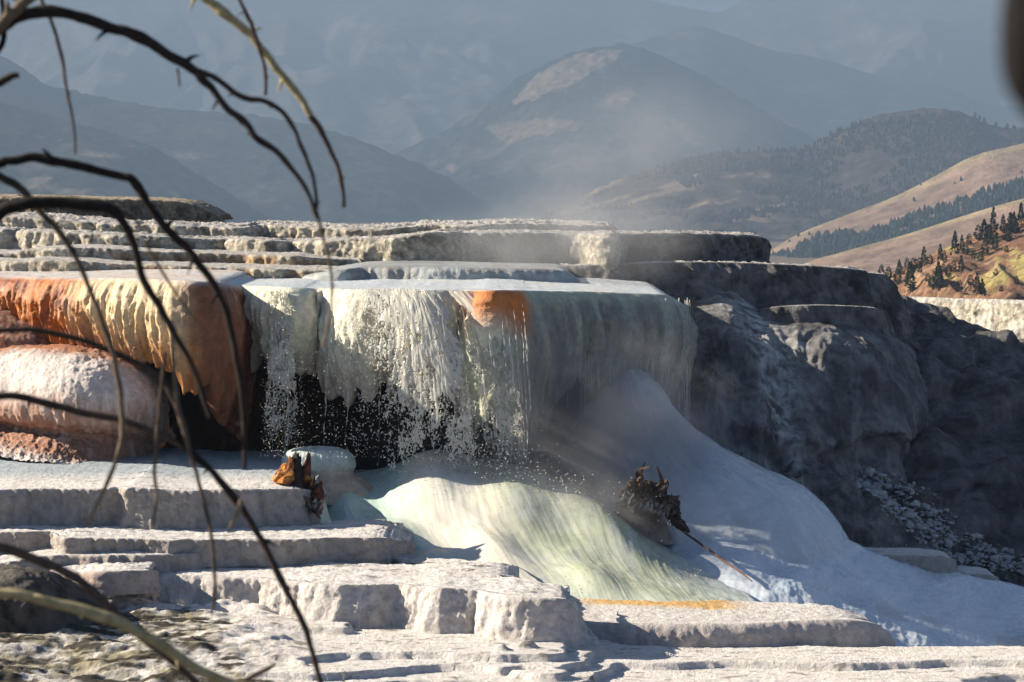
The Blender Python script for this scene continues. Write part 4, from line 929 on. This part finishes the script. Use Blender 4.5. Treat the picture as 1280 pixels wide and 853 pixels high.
branch([(-214, 640), (-90, 520), (-5, 496), (40, 500), (100, 515), (150, 525), (205, 545), (238, 563)], [12, 9, 9, 9, 8, 8], BLK, BRN*1.3, Y=YB+.1, seed=16)
branch([(215, 535), (237, 563), (265, 590), (300, 632), (325, 672), (350, 722), (375, 770), (390, 812), (404, 870)], [10, 9, 8, 8, 7, 6.5], BLK, BRN, Y=YB+.1, seed=17)
branch([(206, 440), (201, 490), (197, 540), (193, 590), (196, 620), (190, 668)], [4, 5, 4, 3], BRN*.7, TAN*.8, seed=18, name='twig')
branch([(214, 420), (219, 480), (225, 520), (238, 570), (248, 600), (260, 650), (267, 690), (268, 745), (264, 775)], [5, 5, 5, 4.5, 4, 2.5], TAN*.7, BRN, seed=19, name='twig')
branch([(302, 625), (295, 645), (283, 670)], [5, 5, 3], TAN, TAN, seed=20, name='twig')
branch([(-222, 800), (-120, 690), (-10, 683), (40, 698), (90, 720), (130, 752), (150, 775), (200, 815), (245, 853), (300, 920)], [14, 11, 11, 10, 9, 9], BRN, BRN*1.2, Y=YB-.1, seed=21)
branch([(-226, 860), (-120, 760), (-10, 742), (40, 748), (90, 760), (150, 780), (200, 805), (250, 838), (290, 854), (320, 862)], [16, 12, 12, 12, 12, 11], YEL*.85, YEL*.9, Y=YB-.3, seed=22)
branch([(296, 858), (330, 838), (348, 828)], [5, 5, 3], BRN, BRN, seed=23, name='twig')
branch([(222, 85), (225, 112)], [3, 2], BRN, BRN, seed=24, name='twig')
branch([(180, 300), (212, 355), (240, 395), (262, 420)], [3, 3, 2, 1.5], TAN*.5, TAN*.5, seed=25, name='twig')
# very close dark twig end hanging at the top right
ob = at(1420, -420, 1.35)
V, Q, T = tube(at(np.array([1560, 1420, 1330, 1302, 1296, 1300.]), np.array([-700, -420, -180, 0, 90, 152.]), np.array([1.3]*6)), [.014, .014, .016, .0185, .0165, .005], 14, .15, 3)
hb = quads_mesh('hanging_branch', V-ob, Q, M_bark, np.tile(BLK, (len(V), 1)), True, T=T); hb.location = tuple(ob)
tag(hb, 'very blurred dark branch end hanging at the top right corner', 'branch')

# =================================================================== HILLS
def hill(name, sky, Y0, depth, pybase, amp, fr, colfn, nx=420, ny=110, rise=.9, jag=0.0, mat=None, back=.12, rib=0.0, seed=0):
    S = np.asarray(sky, float)
    px = np.linspace(S[0, 0], S[-1, 0], nx)
    py = crom(S, 900); py = np.interp(px, py[:, 0], py[:, 1])
    top = at(px, py, Y0); zb = at(640, pybase, Y0*(1-depth))[2]
    X = top[:, 0]; rows = []; vs = []
    for q in (1.0, .6, .3, .12, .04):
        rows.append(np.stack([X, Y0*(1+back*q)+0*X, top[:, 2]-(q**1.3)*Y0*.02], -1)); vs.append(0)
    for i in range(ny):
        v = i/(ny-1)
        Y = Y0*(1-depth*v)+0*X
        z = top[:, 2]*(1-v**rise)+zb*v**rise
        nn = fbm(X*fr+seed, Y*fr*.8, seed, 5, .55)+rib*(ridged(X*fr*1.6+seed+.6*perlin(X*fr, Y*fr*.6, 2), Y*fr*.35, seed, 4)-.3)
        z = z+amp*nn*(.06+.94*sm(0, .35, v))
        z = z+jag*np.abs(fbm(X*fr*14, Y*fr*14, seed, 2))
        rows.append(np.stack([X, Y, z], -1)); vs.append(v)
    P = np.stack(rows); v = np.asarray(vs)[:, None]+0*X[None]
    qx, qy = proj(P)
    C = colfn(P, qx, qy, v, fr)
    o = quads_mesh(name, P.reshape(-1, 3), grid_faces(*P.shape[:2]), mat or M_mount, C)
    tag(o, kind='structure')
    return o, P
FOR = np.array([.028, .040, .034]); TANG = np.array([.34, .25, .17]); ROCKC = np.array([.34, .26, .22])
def inpoly(px, py, poly):
    poly = np.asarray(poly, float); r = np.zeros(px.shape, bool); j = len(poly)-1
    for i in range(len(poly)):
        xi, yi = poly[i]; xj, yj = poly[j]
        r ^= ((yi > py) != (yj > py)) & (px < (xj-xi)*(py-yi)/(yj-yi+1e-9)+xi); j = i
    return r
def col_mtn(P, qx, qy, v, fr, amt=.25, z=0):
    k = sm(.0, .35, fbm(P[..., 0]*fr*3+z, P[..., 1]*fr*3, P[..., 2]*fr*3, 5, .6))
    k2 = sm(.05, .3, fbm(P[..., 0]*fr*14+z, P[..., 1]*fr*14, P[..., 2]*fr*14, 5, .7))
    return mix(mix(FOR, ROCKC, k*amt), ROCKC*.8, k2*amt*1.1)
def wob(P, fr): return 9*fbm(P[..., 0]*fr*12, P[..., 1]*fr*12, 1, 5, .75)
def col_h7(P, qx, qy, v, fr):
    c = col_mtn(P, qx, qy, v, fr, .7)
    rb = ridged(P[..., 0]*fr*1.6, P[..., 1]*fr*.35, 3, 4)
    return mix(c, ROCKC, sm(.1, .6, rb)*.35)
hill('mountain_ridge', [(-900, -40), (-300, -35), (0, -30), (300, -25), (560, -14), (700, -6), (760, -1), (800, 1), (840, 6), (872, 11), (895, 14), (912, 9), (925, 0), (960, -18), (1050, -28), (1300, -35), (1700, -40), (2200, -40)], 9500, .30, 330, 170, .0010, col_h7, rib=1.2, seed=3, nx=700, ny=200, rise=.8)
hill('mountain_ridge', [(640, 130), (720, 84), (780, 60), (830, 42), (870, 33), (910, 44), (960, 62), (1020, 72), (1100, 95), (1180, 110), (1300, 130), (1700, 60), (2100, 40)], 7200, .25, 330, 90, .0012, lambda *a: col_mtn(*a, amt=.35, z=4), rib=.7, seed=5, nx=500, ny=140)
def col_h4(P, qx, qy, v, fr):
    c = col_mtn(P, qx, qy, v, fr, .25, 8)
    w = wob(P, fr); x = qx+w; y = qy+w*.8
    m = inpoly(x, y, [(640, 132), (655, 108), (690, 82), (725, 68), (778, 62), (776, 74), (742, 88), (722, 106), (700, 112), (672, 122)])
    m2 = inpoly(x, y, [(606, 158), (640, 152), (690, 148), (728, 152), (722, 162), (680, 168), (650, 172), (636, 182), (622, 172)])
    m3 = inpoly(x, y, [(755, 125), (785, 108), (795, 118), (770, 138)]) | inpoly(x, y, [(560, 205), (572, 206), (570, 218), (558, 214)]) | inpoly(x, y, [(850, 170), (876, 178), (872, 184)])
    c = mix(c, TANG*.95, m*.9); c = mix(c, TANG*.9, m2*.65); c = mix(c, TANG, m3*.6)
    return c
hill('mountain_peak', [(-100, 330), (300, 270), (430, 225), (500, 190), (560, 162), (610, 128), (650, 98), (690, 76), (730, 63), (770, 57), (800, 60), (830, 72), (880, 96), (940, 130), (1000, 165), (1080, 205), (1200, 240), (1400, 280)], 5600, .22, 345, 50, .0022, col_h4, jag=9, rib=.5, seed=7, nx=620, ny=200)
def col_h5(P, qx, qy, v, fr):
    c = col_mtn(P, qx, qy, v, fr, .15, 12)
    k = sm(.1, .35, fbm(P[..., 0]*fr*4, P[..., 1]*fr*4, 6, 3))*sm(170, 190, qy)*sm(340, 200, qx)*sm(0, 60, qx)
    return mix(c, TANG, k*.6)
hill('mountain_slope', [(-1200, -40), (-500, 0), (-150, 40), (-50, 62), (0, 70), (30, 88), (60, 108), (120, 122), (200, 136), (280, 142), (360, 152), (430, 170), (500, 197), (560, 225), (610, 258), (680, 300), (800, 340)], 4600, .22, 350, 45, .0024, col_h5, jag=8, rib=.4, seed=9, nx=520, ny=140)
hill('mountain_slope', [(-900, 60), (-300, 80), (-60, 108), (0, 128), (60, 145), (130, 165), (190, 185), (240, 215), (290, 245), (340, 275), (420, 320)], 3600, .22, 350, 35, .003, col_h5, jag=6, rib=.4, seed=10, nx=420, ny=120)
def col_h3(P, qx, qy, v, fr):
    c = mix(col_mtn(P, qx, qy, v, fr, .2, 15), np.array([.10, .065, .055]), .5+0*v)
    k = sm(.0, .25, fbm(P[..., 0]*fr*3.5, P[..., 1]*fr*5, 2, 4))*sm(205, 225, qy)*sm(1010, 960, qx)
    return mix(c, TANG*.9, k*.7)
h3, P3 = hill('hill_forested', [(560, 330), (640, 300), (700, 262), (760, 232), (830, 208), (900, 193), (960, 190), (1000, 187), (1060, 160), (1110, 143), (1160, 137), (1200, 142), (1240, 158), (1280, 165), (1400, 190), (1700, 200), (2100, 150)], 3200, .22, 360, 24, .004, col_h3, jag=5, rib=.4, seed=12, nx=560, ny=200)
def col_h2(P, qx, qy, v, fr):
    n = fbm(P[..., 0]*fr*4, P[..., 1]*fr*4, 3, 4)
    c = mix(np.array([.38, .26, .19]), np.array([.28, .19, .14]), sm(-.3, .3, n))
    c = mix(c, np.array([.42, .36, .18]), sm(.05, .0, v)*.5)
    return c
h2, P2 = hill('hill_grassy', [(880, 372), (930, 335), (960, 316), (1000, 292), (1060, 268), (1120, 245), (1170, 220), (1220, 194), (1280, 179), (1400, 150), (1800, 100), (2300, 80)], 2200, .2, 372, 10, .006, col_h2, seed=14, nx=420, ny=140)
h2b, P2b = hill('hill_grassy', [(930, 380), (1000, 333), (1050, 316), (1120, 297), (1180, 278), (1230, 262), (1280, 248), (1400, 215), (1800, 160), (2300, 150)], 1500, .2, 385, 6, .009, col_h2, seed=15, nx=300, ny=90)
def col_h1(P, qx, qy, v, fr):
    n = fbm(P[..., 0]*.09, P[..., 1]*.09, 3, 5, .65)
    c = mix(np.array([.38, .22, .13]), np.array([.22, .12, .08]), sm(-.25, .3, n))
    rib = sm(.05, .35, fbm(P[..., 0]*.22, P[..., 1]*.03, 9, 4, .6)+.25*sm(1180, 1250, qx)*sm(300, 325, qy)*sm(365, 350, qy)-.08)
    c = mix(c, np.array([.58, .50, .18]), rib*.8)
    c = mix(c, np.array([.50, .36, .24]), sm(.1, .4, fbm(P[..., 0]*.15+8, P[..., 1]*.12, 3, 4))*.6)
    return mix(c, np.array([.05, .045, .025]), sm(.18, .32, fbm(P[..., 0]*.35, P[..., 1]*.25, 4, 4, .6))*.85)
h1, P1 = hill('hill_orange', [(1040, 385), (1085, 352), (1100, 344), (1135, 334), (1165, 318), (1200, 303), (1235, 289), (1260, 280), (1300, 266), (1400, 235), (1700, 180), (2200, 170)], 450, .22, 410, 4.0, .05, col_h1, seed=17, nx=460, ny=220, mat=M_hill, rib=.9)

# ground sheet under everything and out to the horizon
def ground():
    ys = np.array([-60, -10, 0, 3, 6, 10, 15, 20, 27, 34, 45, 60, 75, 90, 120, 180, 300, 450, 800, 1500, 3000, 6000, 9800.])
    zs = np.array([-1.7, -1.7, -1.8, -1.95, -2.35, -3.1, -4.2, -5.2, -6.6, -7.9, -8.2, -8.5, -8.5, -9, -13, -18, -30, -42, -50, -55, -60, -60, -60.])
    yy = np.concatenate([np.linspace(-60, 120, 90), np.geomspace(125, 9800, 50)])
    zz = np.interp(yy, ys, zs)
    xs = np.concatenate([-np.geomspace(4000, 12, 30), np.linspace(-11, 11, 60), np.geomspace(12, 4000, 30)])
    X, Y = np.meshgrid(xs, yy); Z = zz[:, None]+.1*fbm(X*.2, Y*.2, 0, 3)*sm(200, 20, Y)
    P = np.stack([X, Y, Z], -1)
    c = mix(np.array([.30, .27, .22]), np.array([.16, .13, .08]), speck(P, .5, -.2, .3))
    c = mix(c, TANG*.8, sm(60, 200, Y))
    tag(quads_mesh('ground', P.reshape(-1, 3), grid_faces(*X.shape), M_hill, c), 'open ground falling away to the valley floor', 'ground', kind='structure')
ground()

# =================================================================== TREES
def conifer_mesh(h, w, seed, n=260, lean=0, kind=0):
    r = np.random.default_rng(seed)
    V = []; Q = []
    lev = r.random(n)**.85
    for i in range(n):
        t = lev[i]
        z = h*(.08+.92*t)
        prof = (1-t)**(.75 if kind == 0 else .45)*(.6+.4*math.sin(t*17+seed)*.4+.2*r.random())
        if kind == 1: prof *= min(1, .35+t*2.2)
        R = w*prof+.04*w; a = r.random()*6.283
        rad = R*(.25+.75*math.sqrt(r.random()))
        c = np.array([math.cos(a)*rad, math.sin(a)*rad, z-.18*rad+r.normal()*.03*h])
        out = np.array([math.cos(a), math.sin(a), -.25+.4*r.normal()*.4]); out /= np.linalg.norm(out)
        side = np.array([-math.sin(a), math.cos(a), .5*r.normal()*.5]); side /= np.linalg.norm(side)
        L = h*(.07+.07*r.random())*(1.3-t*.6); B = L*(.55+.4*r.random())
        up = np.cross(out, side)*L*.35*r.normal()
        b = len(V)
        V += [c-out*L*.4-side*B*.2, c-side*B*.5+up, c+out*L*.8, c+side*B*.5-up]
        Q.append((b, b+1, b+2, b+3))
    V = np.array(V)
    n1 = fbm(V[:, 0]*1.5, V[:, 1]*1.5, V[:, 2]*1.5+seed, 2)
    C = mix(np.array([.018, .026, .016]), np.array([.045, .052, .03]), sm(-.3, .4, n1))
    return V, np.array(Q), C
protos = []
def conifer(base, h, w, kind, label, pid):
    t = empty('conifer_tree', base)
    tag(t, label, 'tree', 'conifers on the orange hillside')
    key = pid
    if key not in PM:
        V, Q, C = conifer_mesh(1.0, .34 if kind == 0 else .5, 100+key, kind=kind)
        o = quads_mesh('crown', V, Q, M_foliage, C, False)
        Vt, Qt, Tt = tube([(0, 0, -.08), (.005, 0, .25), (0, .005, .6), (0, 0, .93)], [.028, .022, .014, .004], 6, .2, key)
        k = quads_mesh('trunk', Vt, Qt, M_bark, np.tile([.10, .07, .05], (len(Vt), 1)), True, T=Tt)
        PM[key] = (o, k)
    else:
        o, k = (x.copy() for x in PM[key]); COL.objects.link(o); COL.objects.link(k)
    o.parent = t; k.parent = t
    t.scale = (w, w, h); t.rotation_euler = (0, 0, random.random()*6.28)
    return t
PM = {}
q1x, q1y = proj(P1)
def on_hill(px, py):
    d = (q1x[5:]-px)**2+(q1y[5:]-py)**2
    i = np.unravel_index(np.argmin(d), d.shape)
    return P1[5:][i]
crest = [(1101, 350, 20), (1110, 349, 19), (1124, 343, 22), (1134, 339, 18), (1142, 338, 17), (1155, 333, 24), (1163, 330, 15), (1176, 325, 24), (1180, 330, 15), (1194, 318, 28), (1202, 314, 24), (1211, 307, 14), (1222, 302, 20), (1230, 302, 26), (1241, 300, 38), (1254, 291, 26), (1264, 289, 28), (1267, 292, 26), (1277, 282, 26), (1149, 336, 15), (1236, 304, 24)]
ORD = 'first second third fourth fifth sixth seventh eighth ninth tenth eleventh twelfth thirteenth fourteenth fifteenth sixteenth seventeenth eighteenth nineteenth twentieth'.split()+['twenty-'+w for w in 'first second third fourth fifth sixth seventh eighth ninth'.split()]+['thirtieth']
crest.sort()
size = lambda hp: 'tall' if hp >= 25 else 'medium' if hp >= 18 else 'small' if hp >= 12 else 'tiny'
for i, (x, y, hp) in enumerate(crest):
    p = on_hill(x, y); h = hp*p[1]/F
    lab = '%s dark conifer on the crest of the orange hillside, %s from its left end' % (size(hp), ORD[i])
    if x == 1241: lab = 'tallest narrow conifer on the crest of the orange hillside'
    if x == 1101: lab = 'leftmost dark conifer at the foot of the orange hill crest'
    h *= random.uniform(.8, 1.12)
    conifer(p, h, h*random.uniform(.7, 1.1)*(1 if hp < 34 else .75), 0 if hp > 20 else 1, lab, i % 5 if hp > 20 else 5+i % 3)
slope_t = [(1122, 358, 18), (1138, 368, 34), (1140, 345, 12), (1165, 362, 14), (1172, 366, 32), (1160, 355, 10), (1186, 349, 16), (1200, 345, 20), (1207, 321, 14), (1231, 322, 18), (1226, 330, 12), (1243, 316, 16), (1258, 305, 18), (1261, 302, 14), (1258, 318, 8), (1270, 293, 14), (1222, 371, 24), (1228, 373, 20), (1245, 347, 9), (1200, 365, 12), (1213, 358, 12), (1180, 342, 10), (1192, 342, 12), (1150, 345, 9), (1128, 346, 10), (1218, 325, 10), (1269, 357, 9), (1252, 366, 7), (1274, 330, 9), (1238, 308, 12)]
slope_t.sort()
for i, (x, y, hp) in enumerate(slope_t):
    p = on_hill(x, y-2); h = hp*p[1]/F
    lab = '%s dark conifer below the crest on the orange slope, %s from the left' % (size(hp), ORD[i])
    if x == 1172: lab = 'narrow tall conifer in the middle of the orange hillside slope'
    conifer(p, h*1.1, h*1.15 if hp < 16 else h*.9, 1 if hp < 20 else 0, lab, 5+i % 3 if hp < 20 else i % 5)
# far forests as masses of small trees
def forest(name, P, maskfn, n, hpx, label, col=FOR*1.1):
    A = P[5:].reshape(-1, 3); qx, qy = proj(A)
    ok = np.nonzero(maskfn(qx, qy, A) & (qx > -40) & (qx < 1340) & (qy < 390))[0]
    if len(ok) == 0: return
    idx = ok[RNG.integers(0, len(ok), n)]
    sp = np.linalg.norm(P[20, 1]-P[20, 0])
    b = A[idx]+np.stack([RNG.normal(size=n)*sp*.6, RNG.normal(size=n)*sp, 0*idx], -1)
    h = (hpx*(.6+.8*RNG.random(n)))*b[:, 1]/F; w = h*(.22+.14*RNG.random(n))
    k = 6; a = np.arange(k)*2*np.pi/k
    ring = lambda f, hh, j: np.stack([b[:, None, 0]+np.cos(a+j)[None]*(w*f)[:, None]*(1+.35*RNG.normal(size=(n, k))), b[:, None, 1]+np.sin(a+j)[None]*(w*f)[:, None], (b[:, 2]+h*hh)[:, None]+0*a[None]+.06*h[:, None]*RNG.normal(size=(n, k))], -1)
    r0, r1 = ring(1.0, .02, 0), ring(.75, .5, .4)
    tip = (b+np.stack([0*h, 0*h, h], -1))[:, None]
    V = np.concatenate([r0, r1, tip], 1)
    Q = np.array([(j, (j+1) % k, k+(j+1) % k, k+j) for j in range(k)]); T = np.array([(k+j, k+(j+1) % k, 2*k) for j in range(k)])
    m = 2*k+1; o_ = (np.arange(n)*m)[:, None, None]
    c = np.repeat(mix(col*.8, col*1.5, RNG.random(n)), m, axis=0)
    o = quads_mesh(name, V.reshape(-1, 3), (Q[None]+o_).reshape(-1, 4), M_foliage, c, False, T=(T[None]+o_).reshape(-1, 3))
    tag(o, label, 'forest', kind='stuff')
def band(cx, up, lo):
    def f(qx, qy, A):
        n = 6*fbm(A[..., 0]*.02, A[..., 1]*.02, 1, 3)
        c = np.interp(qx, *np.array(cx, float).T)
        return (qy > c-up+n) & (qy < c+lo+n*1.5) & (qx > cx[0][0])
    return f
forest('forest_band', P2, band([(960, 330), (1020, 305), (1100, 290), (1180, 258), (1290, 228)], 3, 9), 700, 8, 'tree band crossing the tan slope just below its crest')
forest('forest_band', P2, band([(960, 335), (1040, 314), (1130, 300), (1200, 270), (1290, 242)], 8, 8), 900, 9, 'dense tree band above the lower tan slope')
forest('forest_hill', P3, lambda x, y, A: (fbm(A[..., 0]*.012, A[..., 1]*.012, 2, 3) > -.15+(.22*(y > 215)*(x < 1010))), 9000, 5.5, 'dark forest covering the rounded hill at right', np.array([.045, .038, .034]))
def sparse(x, y, A): return fbm(A[..., 0]*.03, A[..., 1]*.03, 7, 2) > .15
forest('scattered_bushes', P2, sparse, 60, 5, 'scattered bushes on the tan slope')

# =================================================================== HAZE
def haze():
    x0, x1, y0, y1, z0, z1 = -5200, 5200, -80, 11400, -62, 780
    V = np.array([(x, y, z) for x in (x0, x1) for y in (y0, y1) for z in (z0, z1)], float)
    Q = np.array([(0, 1, 3, 2), (4, 6, 7, 5), (0, 4, 5, 1), (2, 3, 7, 6), (0, 2, 6, 4), (1, 5, 7, 3)])
    m, nt, b = new_mat('haze_air'); nt.nodes.remove(b)
    pv = nt.nodes.new('ShaderNodeVolumePrincipled'); pv.inputs['Color'].default_value = (.25, .35, .49, 1)
    pv.inputs['Density'].default_value = HAZE; pv.inputs['Anisotropy'].default_value = 0.0
    out = [n for n in nt.nodes if n.type == 'OUTPUT_MATERIAL'][0]
    nt.links.new(pv.outputs[0], out.inputs['Volume'])
    o = quads_mesh('haze', V, Q, m, None, False)
    tag(o, 'blue haze filling the valley air', 'haze', kind='stuff')
HAZE = .00028
haze()

# =================================================================== LIGHT, SKY, CAMERA
EL = math.radians(26); AZ = math.radians(-12)      # sun from the left; AZ>0 = towards the camera
sd = Vector((-math.cos(EL)*math.cos(AZ), -math.cos(EL)*math.sin(AZ), math.sin(EL)))
sun = bpy.data.lights.new('sun', 'SUN'); sun.energy = 5.0; sun.angle = math.radians(.5); sun.color = (1, .89, .73)
so = bpy.data.objects.new('sun', sun); COL.objects.link(so); so.rotation_euler = (-sd).to_track_quat('-Z', 'Y').to_euler(); so.location = (-20, 0, 30)
w = bpy.data.worlds.new('World'); SC.world = w; w.use_nodes = True
sk_ = w.node_tree.nodes.new('ShaderNodeTexSky'); sk_.sky_type = 'NISHITA'; sk_.sun_disc = False
sk_.sun_elevation = EL; sk_.sun_rotation = math.atan2(sd.x, sd.y); sk_.dust_density = 1.6; sk_.ozone_density = .4; sk_.air_density = .55; sk_.altitude = 2000
bg = w.node_tree.nodes['Background']; bg.inputs[1].default_value = .05
w.node_tree.links.new(sk_.outputs[0], bg.inputs[0])
cam = bpy.data.cameras.new('camera'); co = bpy.data.objects.new('camera', cam); COL.objects.link(co)
cam.sensor_width = 36; cam.lens = 36*F/1280; cam.clip_end = 30000; cam.clip_start = .1
co.rotation_euler = (math.pi/2-TH, 0, 0)
cam.dof.use_dof = True; cam.dof.focus_distance = 48; cam.dof.aperture_fstop = 9
SC.camera = co
SC.view_settings.view_transform = 'Standard'; SC.view_settings.look = 'None'; SC.view_settings.exposure = 1.7; SC.view_settings.gamma = 1
SC.render.engine = 'CYCLES'
SC.cycles.use_denoising = True
SC.cycles.max_bounces = 6; SC.cycles.diffuse_bounces = 1; SC.cycles.glossy_bounces = 2; SC.cycles.volume_bounces = 0; SC.cycles.transparent_max_bounces = 8
SC.cycles.volume_step_rate = 2.0; SC.cycles.volume_max_steps = 96
